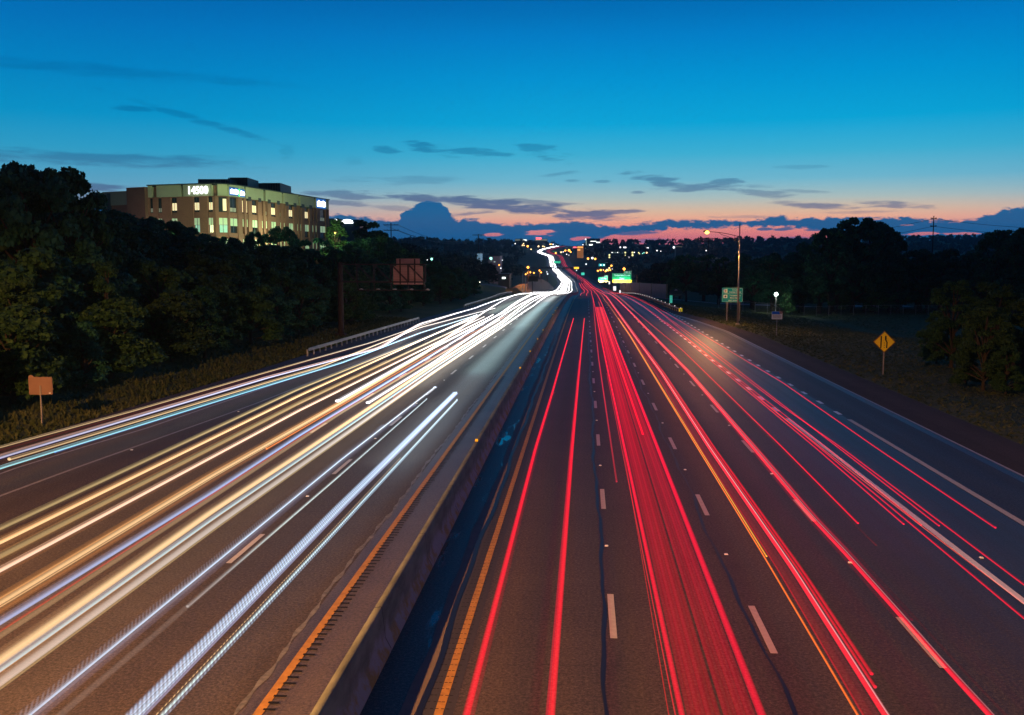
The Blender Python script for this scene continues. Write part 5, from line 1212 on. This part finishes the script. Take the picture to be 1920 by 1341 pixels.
rows = [(6.6,.42,5.0,6.5),(11.5,.60,5.5,8.5),(19.5,.8,6.5,11),(25.5,1.0,7,14),(34,1.0,7.5,16),(44,1.0,8.5,17),(56,1.0,10,18)]
for ri, (e, hf, sp, hmax) in enumerate(rows):
    y = 30+rt.uniform(0,4)
    while y < 275:
        yy = y+rt.uniform(-1.5,1.5); xx = LE(yy)-e-rt.uniform(-.8,2.4)-max(0,(yy-200)*.03); px = pcol(xx, yy); y += sp*rt.uniform(.85,1.2)*(1+yy/500)
        if px < -150 and ri > 1: continue
        # keep the office building and its car park clear
        if -112 < xx < -42 and 158 < yy < 262 and ri > 2 and px < 640: 
            if yy > 168: continue
        g = gz(xx, yy); zt = ztop_for(px, sil(px)+rt.uniform(0,10)+(3-min(ri,3))*6, yy, xx); H = min(zt-g, hmax*rt.uniform(.85,1.1))
        H = min(H, zt-g)
        if ri == 0: H = min(H, rt.uniform(4.5,7.5))
        if H < 2.5: continue
        kk_ = rt.choice([('b',0),('b',2),('cone',1),('cone',2),('o',0)]) if ri < 3 else rt.choice([('r',0),('r',2),('r',3),('o',0),('o',1),('cone',1),('cone',2),('cone',2)])
        tree(xx, yy, H, kk_, tree_label(px, ri), GL, wf=rt.uniform(.95,1.3) if H > 6 else 1.3); cnt += 1
# the tall tree breaking the skyline at the far left, three crowns close together
for px, pyt, d, wf in ((58,312,76,.88),(118,320,80,.78),(16,326,83,.85)):
    q = at(px, pyt, d); g = gz(q.x, q.y); tree(q.x, q.y, q.z-g, ('airy',0), {58:'tallest airy tree at the far left, standing over the wood against the sky',118:'airy tree just right of the tallest one at the far left',16:'airy tree at the left picture edge beside the tallest one'}[px], wf=wf*.9)
for px, pyt, d, wf, lb in ((30,522,62,.85,'olive bushy tree at the left edge lit orange by the street lamps'), (195,492,74,.85,'broad olive tree lit dull orange in front of the left wood'), (285,590,80,.9,'low round bushy tree beside the left verge'), (120,640,66,1.0,'low bushy tree behind the sign back on the left'),(-20,600,58,1.0,'bushy tree cut off by the left picture edge')):
    q = at(px, pyt, d); g = gz(q.x, q.y); tree(q.x, q.y, q.z-g, ('near', {195:1,30:2,120:2}.get(px,0)), lb, wf=wf, name='bushy_tree')
for px, pyt, d, k, wf, lb in ((478,436,168,('airy',0),.55,'dark round tree before the middle of the office building'), (524,426,172,('airy',0),.75,'flat-topped tree with lamplit leaves before the office building'), (563,449,178,('r',1),1.0,'low dark tree before the right end of the office building'),
        (455,441,158,('r',2),.6,'small dark tree under the curved corner of the office building'), (425,446,160,('r',3),.8,'small dark tree between the wood and the office building'), (600,449,182,('r',0),1.0,'dark tree below the right corner of the offices'),
        (632,412,212,('cone',0),1.1,'feathery tree glowing green under a lamp at the right end of the offices'), (690,416,290,('r',1),1.1,'tall dark tree right of the glass box building'), (712,440,300,('r',2),1.2,'rounded dark tree left of the wooden utility pole'),
        (348,425,150,('r',1),1.0,'dark tree in front of the left face of the office building'), (312,415,150,('r',3),1.0,'dark tree hiding the foot of the brick stair block'), (250,404,150,('r',2),1.1,'dark tree in front of the low brick wing'), (215,398,140,('r',0),1.1,'dark tree at the left end of the brick wing')):
    q = at(px, pyt, d); g = gz(q.x, q.y); tree(q.x, q.y, q.z-g, k, lb, wf=wf)
# right side
GRt = 'trees of the wood behind the fence on the right'; LBR = 'dark leafy tree in the wood behind the fence on the right'
def silr(px): return float(np.interp(px, [1180,1240,1300,1400,1500,1530,1545,1660,1680,1740,1830,1850,1900,2100,2400], [500,480,466,462,462,455,470,470,466,468,462,445,440,430,420]))
for (Y0, sp) in ((250,7),(258,7),(268,8),(282,9),(300,10),(325,11)):
    x = 30 if Y0 > 275 else 44
    while x < Y0*.52:
        xx = x+rt.uniform(-2,2); yy = Y0+rt.uniform(-3,3); x += sp*rt.uniform(.8,1.2); px = pcol(xx, yy)
        if 284 < yy < 304 and xx < 100: continue
        g = gz(xx, yy); H = min(ztop_for(px, silr(px)+rt.uniform(0,16), yy, xx)-g, rt.uniform(13,19))
        if Y0 < 256: H *= rt.uniform(.45,.8)
        tree(xx, yy, H, rt.choice([('r',0),('r',1),('r',2),('r',3),('o',1),('b',0)]), ('low tree','tree','taller tree','tree far back','back tree','rearmost tree')[(250,258,268,282,300,325).index(Y0)]+' behind the right fence, '+['beyond the street lamp','left of the white lamp','right of the white lamp','below the tall skyline trees','between the tall trees and utility pole','right of the utility pole','near the right picture edge'][int(np.searchsorted([1390,1455,1530,1680,1750,1850], px))], GRt, wf=rt.uniform(1,1.35)); cnt += 1
for px, pyt, d, wf, lb in ((1560,430,240,.85,'left lobe of the tall tree group on the right skyline'),(1605,411,243,.95,'tallest tree of the group on the right skyline'),(1640,418,246,.85,'right tree of the tall group on the right skyline'),(1678,438,250,.5,'slim tree just right of the tall group on the skyline'),
        (1868,434,235,.75,'dark tree on the skyline near the right picture edge'),(1908,430,230,.8,'dark tree on the skyline cut by the right picture edge'),(1945,425,226,.8,'dark skyline tree mostly outside the right picture edge')):
    q = at(px, pyt, d); g = gz(q.x, q.y); tree(q.x, q.y, q.z-g, ('airy',0), lb, wf=wf)
for px, pyt, d, k, wf, lb in ((1478,548,236,('b',1),.9,'small tree glowing green beneath the white lamp'),(1500,520,250,('r',1),1.0,'dim green tree right of the white lamp')):
    q = at(px, pyt, d); g = gz(q.x, q.y); tree(q.x, q.y, q.z-g, k, lb, wf=wf)
for px, pyt, d, wf, lb in ((1790,527,88,.95,'dark bushy tree at the back of the clump in the right verge'),(1870,530,84,1.0,'tall bushy tree in the clump at the right picture edge'),(1850,575,72,1.0,'broad olive bushy tree at the front of the right clump'),(1925,560,74,1.0,'bushy tree cut off by the right picture edge'),(1760,590,92,.9,'small dark bush left of the clump in the right verge'),(1815,640,76,.9,'low bush spilling over the grass before the right clump'),(1890,650,70,1.0,'low leafy bush at the foot of the right clump')):
    q = at(px, pyt, d); g = gz(q.x, q.y); tree(q.x, q.y, q.z-g, ('near', px%2), lb, wf=wf, name='bushy_tree')
# middle distance single trees down to the valley, light ones
GM = 'mid distance trees beside the far carriageways'; rt2 = random.Random(9)
for i in range(150):
    yy = rt2.uniform(285, 620); side = rt2.choice([-1,-1,1]); c = cX(yy)
    xx = c+(LE(yy)-rt2.uniform(26, 170) if side < 0 else RE(yy)+rt2.uniform(16, 150))
    px = pcol(xx, yy)
    if side < 0 and 640 > px: continue
    if side > 0 and (yy < 330 or px > 1560): continue
    if 815 < px < 1005 and yy < 520: continue
    tree(xx, yy, rt2.uniform(9,15), ('l', i%2), 'dark valley tree, '+['behind the gantry sign','left of the ramp','around the pinkish building','beside the far left carriageway','beside the far right carriageway','around the overhead signs','behind the noise wall','behind the park sign','beyond the green guide sign'][int(np.searchsorted([805,870,960,1080,1120,1190,1250,1330], px))], GM, wf=rt2.uniform(1,1.4))
# far woods: one leafy mass
def far_woods():
    rg = np.random.default_rng(3); Cs = []
    def add(n, y0, y1, x0, x1, clear):
        k = 0
        while k < n:
            y = rg.uniform(y0, y1); x = rg.uniform(x0, x1)*y; c = cX(y)
            l, r = c+LE(y)-clear, c+RE(y)+clear
            k += 1
            if l < x < r: continue
            if y < 620 and pcol(x,y) > 640 and pcol(x,y) < 1010 and y < 420: continue
            if 1085 < y < 1160 and abs(x-c) < 120: continue
            Cs.append((x, y, gz(x,y), rg.uniform(10,17)))
    add(700, 330, 640, -.24, -.06, 40); add(500, 330, 640, .05, .62, 30); add(900, 620, 1100, -.62, .62, 34); add(1500, 1100, 2000, -.6, .62, 34); add(1900, 2000, 3100, -.6, .62, 40)
    V_ = []; F_ = []; k = 0
    for (x, y, z, h) in Cs:
        n = 150 if y < 700 else (80 if y < 1400 else 44); sz = 1.0 if y < 700 else (1.9 if y < 1400 else 3.6)
        d = rg.normal(size=(n,3)); d /= np.linalg.norm(d, axis=1)[:,None]; d[:,2] = np.abs(d[:,2])*1.0-.15
        W_ = h*rg.uniform(.36,.52); P = np.array([x,y,z+h*.35])+d*np.array([W_,W_,h*.62])*rg.uniform(.65,1.05,(n,1))
        a, b = leaf_quads(P, d, sz, rg); V_.append(a); F_.append(b+k); k += len(a)
    o = link('far_woods', np_mesh('far_woods', np.concatenate(V_), np.concatenate(F_)), M['leaf_far']); tag(o, 'dark mass of distant woodland covering the far hills', 'woodland', kind='stuff')
far_woods()

# ------------------------------------------------------------------ grass tufts on the verges
def tufts():
    rg = np.random.default_rng(8); V_ = []; 
    pts = []
    for _ in range(42000):
        if rg.random() < .26: y = rg.uniform(30, 150); x = LE(y)-abs(rg.normal(0,3.2))-.1
        else: y = rg.uniform(40, 238); x = RE(y)+.2+abs(rg.normal(0,9+y*.09))
        pts.append((x, y, gz(x,y), rg.uniform(.12,.38) if x < 0 else rg.uniform(.05,.16)))
    for (x, y, z, h) in pts:
        a = rg.uniform(0,6.28); w = .05+.001*y; lx, ly = rg.normal(0,.12,2)
        V_ += [(x-w*math.cos(a), y-w*math.sin(a), z), (x+w*math.cos(a), y+w*math.sin(a), z), (x+lx, y+ly, z+h)]
    o = link('verge_grass', np_mesh('verge_grass', V_, np.arange(len(V_)).reshape(-1,3)), leaf_mat('verge_grass', (.036,.056,.018,1), (.088,.095,.038,1), .15)); tag(o, 'rough dry grass tufts along both road verges', 'grass', kind='stuff')
tufts()

# ------------------------------------------------------------------ far things: lamps, buildings, overpass, small signs
BC_ = {'o': ((1.0,.36,.05), 5), 'c': ((1.0,.66,.30), 3), 'w': ((.95,.97,1.0), 2), 't': ((.30,1.0,.80), 3), 'r': ((1.0,.08,.08), 3), 'y': ((.9,.85,.35), 1.6)}
bm_ = {k: glow('far_bulb_'+{'o':'orange','c':'cream','w':'white','t':'teal','r':'red','y':'yellow'}[k], *v) for k, v in BC_.items()}
nm = {'o':'orange','c':'cream','w':'white','t':'teal','r':'red','y':'yellow'}
LBF = {'o':'distant orange street lamp glowing among the far hills', 'c':'distant cream lamp glowing on the far hillside', 'w':'distant white lamp glowing in the dark valley', 't':'distant teal lamp glowing in the dark', 'r':'distant red lamp on the far hill', 'y':'distant pale yellow lamp in the dark woods'}
def far_lamp(px, py, d, k='o', r=1.0, label=None, light=0, grp=True):
    q = at(px, py, d); g = gz(q.x, q.y); h_ = max(3.0, q.z-g); h_ = min(h_, 40)
    zi = int(np.searchsorted([870,975,1030,1075,1110,1155,1200,1250,1330], px)); zone = ['beside the gantry','around the pinkish building','over the left embankment' if py > 495 else 'on the left hilltop','at the foot of the final climb' if py > 480 else 'beside the last bend','near the orange building','left of the big exit sign' if py > 488 else 'below the dark box building','on the right ridge' if py < 468 else ('above the exit sign' if py > 490 else 'by the small yellow windows'),'on the right hillside','right of the hillside windows','far right'][zi]
    t = empty('street_lamp', (q.x, q.y, q.z-h_), 0, label or ('tiny ' if r < 1 else 'small ' if r < 1.4 else 'bright ')+nm[k]+' lamp '+zone, 'street lamp', None if label else 'distant '+nm[k]+' lamps')
    MB().tube([(0,0,0),(0,0,h_-.2)], max(.08, d*.00025), 5).build('pole', M['rust'], t)
    MB().box((0,.3,h_+d*.0009*r), (.9,1.2,.2)).build('lamp_head', M['rust'], t)
    MB().ball((0,-.3,h_), d*.00064*r, 8).build('lamp_bulb', bm_[k], t, True)
    if light: lamp_light(t, (0,-1.2,h_-.3), BC_[k][0], light, .4)
    return t
for a in [(990,501.5,430,'o',2.0,'brightest orange street lamp over the far left embankment',9000), (985.8,514.4,440,'o',1.2,None,2500),(989.4,512,470,'o',1.1),(994.4,510.8,500,'o',1.2,None,2500),(1001,512,520,'o',1.2),(1011.7,507.5,540,'o',1.2,None,2500),(1014.7,511,520,'o',1.2),
    (981.6,457,1800,'c',1.0),(979.6,460,1800,'c',1.1),(982.8,460.3,1800,'c',.9),(989.4,462,1700,'o',1.6),(995.8,467.5,1600,'c',1.0),(1009.7,462,1900,'c',1.4),(1018,462,1900,'c',1.1),(1021,463,1900,'c',.9),(966,457,1800,'w',1.0),(1031.6,458,2200,'c',1.1),(1034.5,458,2200,'o',.8),(1037,458.6,2200,'w',1.0),
    (1042,474.6,1500,'o',1.3),(1052,473,1500,'c',1.3),(1056,472.5,1500,'w',1.0),(1060,470,1500,'o',1.4),(1067,469.6,1500,'o',1.9),(1070,472.6,1500,'o',1.3),(1062.5,477,1500,'w',.9),(1066.7,478.5,1500,'w',.7),
    (1102.5,485,1200,'o',1.7),(1110.7,484,1200,'w',1.9),(1116,485.7,1200,'o',1.6),(1099,495.4,1100,'w',1.2),(1093,459,1600,'w',1.0),(1098,448.8,1600,'w',1.3),(1121,508,800,'o',1.4),(1126.4,506.5,800,'o',1.7),(1131.5,506.3,800,'c',1.0),(1135.5,508.6,800,'o',1.4),
    (1138,506.5,800,'c',1.7),(1141,507,800,'o',1.4),(1144,506.5,780,'o',1.2),(1146.4,498.4,760,'o',1.5),(1142.4,502.8,780,'c',1.3),(1148,504.5,760,'w',.7),(1170,504.4,600,'o',2.1,'strong orange street lamp above the big green exit sign',3000),(1081,507,900,'w',.9),(1026.7,513.8,700,'w',1.1),(1025.5,510,700,'w',.8),
    (1163,463.8,1600,'w',1.3),(1170,464,1600,'w',1.3),(1173,464,1600,'w',1.3),(1211.7,465,1500,'w',1.2),(1215,465,1500,'w',1.2),(1263.5,464,1300,'w',1.9,'bluish white lamp beside a pale roof on the right ridge'),(1232,470,1300,'w',1.2),(1239,471,1300,'w',.8),(1324,470,700,'w',1.0),(1454.8,487.6,420,'w',1.1),
    (1142.6,478.4,1300,'y',1.5),(1142.6,482.6,1300,'y',1.4),(1172.4,473.8,1300,'y',1.4),(1172.4,478.6,1300,'y',.8),(1186,473.8,1300,'y',1.6),(1186,478.7,1300,'y',1.7),(1189.5,473.4,1300,'w',.9),(1178.7,482.6,1300,'w',1.2),(1188,484,1300,'w',.9),(1197.6,474,1300,'y',1.1),(1199,476,1300,'y',.9),(1207.5,474,1300,'t',.7),(1212.5,474,1300,'c',1.3),(1205,475.5,1300,'t',.6),
    (809.7,486,330,'t',1.9,'bright teal-white lamp beside the sign gantry',400),(801.5,487.5,335,'w',.8),(920.6,484.7,620,'t',2.2,'brightest teal lamp on the pinkish far building',1500),(936,497,620,'o',1.1),(939,503,610,'w',1.1),(924.5,504,610,'o',1.0),(909.7,506,600,'w',1.2),(942,488,640,'w',.8)]:
    far_lamp(*a)
# white lamp by the fence
q = at(1455,552,232); g = gz(q.x,q.y); t = empty('street_lamp', (q.x,q.y,g), 0, 'dazzling white lamp on a short pole by the fence, lighting a green tree', 'street lamp')
MB().tube([(0,0,0),(0,0,q.z-g-.2)], .09, 8).build('pole', M['alu'], t); MB().box((0,.1,q.z-g+.42),(.6,.5,.16)).build('lamp_head', M['rust'], t)
MB().ball((0,-.1,q.z-g), .42, 10).build('lamp_bulb', M['bulb_w'], t); lamp_light(t, (.9,-.6,q.z-g-.1), (.85,1.0,.80), 900)
def far_building(px0, px1, pyt, pyb, d, label, mt, wins=(), dep=15, es=None, roof=True):
    a = at(px0, pyb, d); b = at(px1, pyt, d); w = b.x-a.x; base = min(gz(a.x,a.y), a.z)-1; h = b.z-base; t = empty('building', ((a.x+b.x)/2, a.y, base), 0, label, 'building'); kk = d/FPX
    MB().box((0,dep/2,h/2),(w,dep,h)).build('wall', mt, t)
    if roof: MB().box((0,dep/2,h+.25),(w+.8,dep+.8,.5)).build('roof', M['mech'], t)
    for (wx0, wx1, wy0, wy1, m2) in wins:
        x0 = (wx0-(px0+px1)/2)*kk; x1 = (wx1-(px0+px1)/2)*kk; z1 = h-(wy0-pyt)*kk; z0 = h-(wy1-pyt)*kk
        MB().box(((x0+x1)/2,-.15,(z0+z1)/2),(x1-x0,.3,z1-z0)).build('window', m2, t)
    return t
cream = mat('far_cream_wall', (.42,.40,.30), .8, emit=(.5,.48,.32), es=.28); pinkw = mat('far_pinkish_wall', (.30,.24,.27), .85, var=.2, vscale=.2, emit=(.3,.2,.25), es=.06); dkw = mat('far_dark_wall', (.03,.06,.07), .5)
wl = glow('far_window_white', (.9,1,.95), 2.2); wo_ = glow('far_window_orange', (1,.42,.10), 1.4); wr = glow('far_sign_red', (1,.10,.12), 3.5); wd = glow('far_window_dim', (.5,.65,.6), .6)
far_building(1003,1026,448.5,458,2100,'long cream building with a red sign on the far left hill', dkw, [(1003,1026,448.4,451.6,cream),(1005,1015,445.5,449.5,wr)])
far_building(966,988,448.6,456,2000,'low pale lit building at the left end of the far hilltop', dkw, [(966,988,448.8,451.5,cream),(980,987.5,449,452,wl)])
far_building(1097.5,1125,448,462,1650,'dark box building with rows of white lights on the far ridge', dkw, [(1107,1118,452,453.2,wl),(1118,1125,453.8,455.6,wl),(1098,1100,450,460,wd)])
far_building(1104,1114,456,466,1500,'small building with a bright white sign panel below the dark box building', dkw, [(1104.5,1111,458,460.4,wl)])
far_building(1082,1094,461.5,478,1450,'orange lit building with a pink sign right of the far carriageway', mat('far_orange_lit_wall', (.4,.2,.1), .8, emit=(1,.35,.08), es=.25), [(1082.5,1093,462.5,465,wo_),(1083,1088,467,470,wo_),(1074.5,1081,463,465,wr)])  # wall glows on its own in place of orange lamplight
far_building(916,938,480.5,518,640,'tall pinkish building in the trees left of the far carriageways', pinkw, [(920,923,486,488.5,wd),(926,929,490,492,wd)])
far_building(934,955,515,524,520,'small low house with one lit window beside the far embankment', dkw, [(941.5,948,519.5,523,wl)])
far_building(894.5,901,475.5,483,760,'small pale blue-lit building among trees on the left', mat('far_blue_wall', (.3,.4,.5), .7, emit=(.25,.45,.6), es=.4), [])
far_building(1145,1163,470.5,482,1320,'dark building with a row of small yellow windows on the right hillside', dkw, [(1146.7,1148.5,473,474.4,wl),(1149.5,1151.5,473,474.2,wd),(1153,1155,473,474.2,wd),(1157,1158.6,473,474.4,wl),(1159.5,1161,473,474.2,wd)])
far_building(1267,1279,462.5,466,1320,'dark low building with a pale roof edge on the right ridge', dkw, [(1267,1279,462,463.2,cream)])
# far overpass across the highway and its sign
Yo = 1190; c0 = cX(Yo)-5; zo = at(1046,502,Yo).z; t = empty('road_bridge', (c0, Yo, zo), 0, 'dark far overpass crossing both carriageways on the hill', 'bridge')
MB().box((0,0,0),(90,9,2.2)).build('deck', M['mech'], t)
for x in (-24,0,24): MB().box((x,0,-6),(1.4,6,11)).build('pier', M['mech'], t)
def glow_sign(px0, px1, py0, py1, d, label, c, es, base=None):
    a = at(px0, py1, d); b = at(px1, py0, d); g = min(zR(a.y) if abs(a.x-cX(a.y)) < 30 else gz(a.x,a.y), a.z-3); t = empty('overhead_sign', ((a.x+b.x)/2, a.y, g), 0, label, 'road sign')
    MB().tube([(0,.4,0),(0,.4,b.z-g)], max(.2,d*.0003), 8).build('pole', M['rust'], t); MB().box((0,0,(a.z+b.z)/2-g),(b.x-a.x,.2,b.z-a.z)).build('panel', mat('lit_panel', c, .5, emit=c, es=es), t)
glow_sign(1039,1051,489.6,493.8,1180,'wide green sign over the far carriageway, seen small', (.02,.45,.22), .9)
glow_sign(1090,1096,511.2,516,800,'little teal green sign beside the far red trails', (.05,.55,.38), 1.1)
glow_sign(1076.3,1085.3,500.8,504.4,950,'amber message board glowing over the far carriageway', (1.0,.50,.03), 1.8)
glow_sign(1122.6,1134.6,494.5,499.5,800,'teal sign with two white dots right of the far carriageway', (.0,.42,.42), .9)
glow_sign(1038.7,1043.5,499,502.5,1150,'tiny white panel above the far overpass', (.75,.8,.9), 1.2)
glow_sign(1036,1045,470.8,472.6,1650,'thin green sign panel near the top of the far hill', (.05,.35,.2), .4)
for px, py in ((1126.5,497),(1132.5,497)): far_lamp(px, py, 790, 'w', 1.2)
# embankment wall, dark sign back and ramp on the left beyond the crest
t = empty('retaining_wall', (-20,420,-5), 0, 'orange lit sloping concrete embankment left of the crest', 'wall')
V_ = []; ww = [(-25,410,-5.4,-2.4),(-22.5,450,-6.4,-.9),(-21.0,490,-7.2,-.4),(-20.0,550,-8.2,-1.2),(-19.6,640,-9.0,-5.5)]
m = MB()
for (x, y, z0, z1) in ww: V_ += [(x+20, y-420, z0+5), (x+20-3.5, y-420+2, z1+5), (x+20-6, y-420+3, z1+5.1)]
m.add(V_, [f for i in range(4) for f in ((3*i,3*i+3,3*i+4,3*i+1),(3*i+1,3*i+4,3*i+5,3*i+2))]); m.build('slope', mat('slope_paving', (.085,.055,.042), .8, var=.25, vscale=.6, bump=.3, bscale=1), t)
for px, pt in ((980,512),(985.5,516)): 
    q = at(px, pt, 400); g = gz(q.x,q.y); tt = empty('utility_pole', (q.x,q.y,g), 0, 'plain brown pole left of the orange lit embankment' if px == 980 else 'second plain pole beside the orange lamps', 'pole'); MB().tube([(0,0,0),(0,0,q.z-g)], .16, 8).build('pole', M['alu'], tt)
a = at(990.5,528,392); b = at(1009,518,392); g = zR(392)-.5; t = empty('road_sign', ((a.x+b.x)/2, a.y, g), 0, 'black silhouette of a sign on one post beyond the crest', 'road sign')
MB().tube([(-.3,.2,0),(-.3,.2,a.z-g)], .16, 8).build('post', M['sblack'], t); MB().box((0,0,(a.z+b.z)/2-g),(b.x-a.x,.15,b.z-a.z)).build('panel', M['sblack'], t)
# small red brown box marker near the left slope
q = at(864,566,230); g = gz(q.x,q.y); t = empty('marker_board', (q.x,q.y,g), 0, 'small upright red-brown board on the dark left slope', 'road sign'); MB().box((0,.05,(q.z-g)/2),(.1,.06,q.z-g)).build('post', M['rust'], t); MB().box((0,0,q.z-g+.0),(.75,.05,2.0)).build('panel', mat('red_board', (.35,.09,.08), .6), t)
# ramp with a dotted headlamp trail
v_ = []
rq = [at(x_, y_, d_) for x_, y_, d_ in ((825,531,330),(860,530.5,335),(890,530,345),(915,531,360),(950,537,380))]
for q in rq: v_ += [(q.x,q.y-2,q.z-.7),(q.x,q.y+6,q.z-.5)]
f_ = [(2*i,2*i+2,2*i+3,2*i+1) for i in range(4)]; tag(link('ramp_road', np_mesh('ramp_road', v_, f_), M['asphalt_new']), kind='structure')
me_v = []
for q in rq: me_v += [(q.x,q.y-2,q.z-.72),(q.x+1,q.y-24,gz(q.x+1,q.y-24)-.3)]
tag(link('ramp_bank', np_mesh('ramp_bank', me_v, [(2*i,2*i+2,2*i+3,2*i+1) for i in range(4)]), M['grass']), kind='structure')
t = trail('dotted white headlamp streak on the ramp at the left, in the distance', GW)
for i in range(22):
    s_ = i/22; q = at(829+44*s_, 529.7-.2*s_, 331+8*s_); mb = MB().box(Vector(q)-Vector(t.location), (.30,.12,.22))
    me = mb.mesh('light_streak'); 
    if i == 0: allv, allf = [], []
    allf += [tuple(j+len(allv) for j in f) for f in mb.f]; allv += mb.v
me = bpy.data.meshes.new('light_streak'); me.from_pydata(allv, [], allf); link('light_streak', me, glow('dotted_headlamp', (.9,.95,1.0), 4), t)
q0 = at(878,529.4,340)-Vector(t.location); q1_ = at(900,529.2,348)-Vector(t.location); MB().tube([q0, q0.lerp(q1_,.5), q1_], [.08,.22,.10], 8).build('light_streak', glow('ramp_headlamp', (1.0,.85,.6), 7), t)
# ------------------------------------------------------------------ evening haze
hm = bpy.data.materials.new('haze'); hm.use_nodes = True; hn_ = hm.node_tree; hn_.nodes.clear(); vo = hn_.nodes.new('ShaderNodeVolumePrincipled'); oo = hn_.nodes.new('ShaderNodeOutputMaterial')
vo.inputs['Color'].default_value = (.50,.80,1.0,1); vo.inputs['Density'].default_value = .00008; vo.inputs['Anisotropy'].default_value = .3
hn_.links.new(vo.outputs[0], oo.inputs['Volume'])
hz = MB().box((0,3050,55),(8100,6300,190)).build('haze', hm); tag(hz, 'thin blue evening haze', 'haze', kind='stuff')
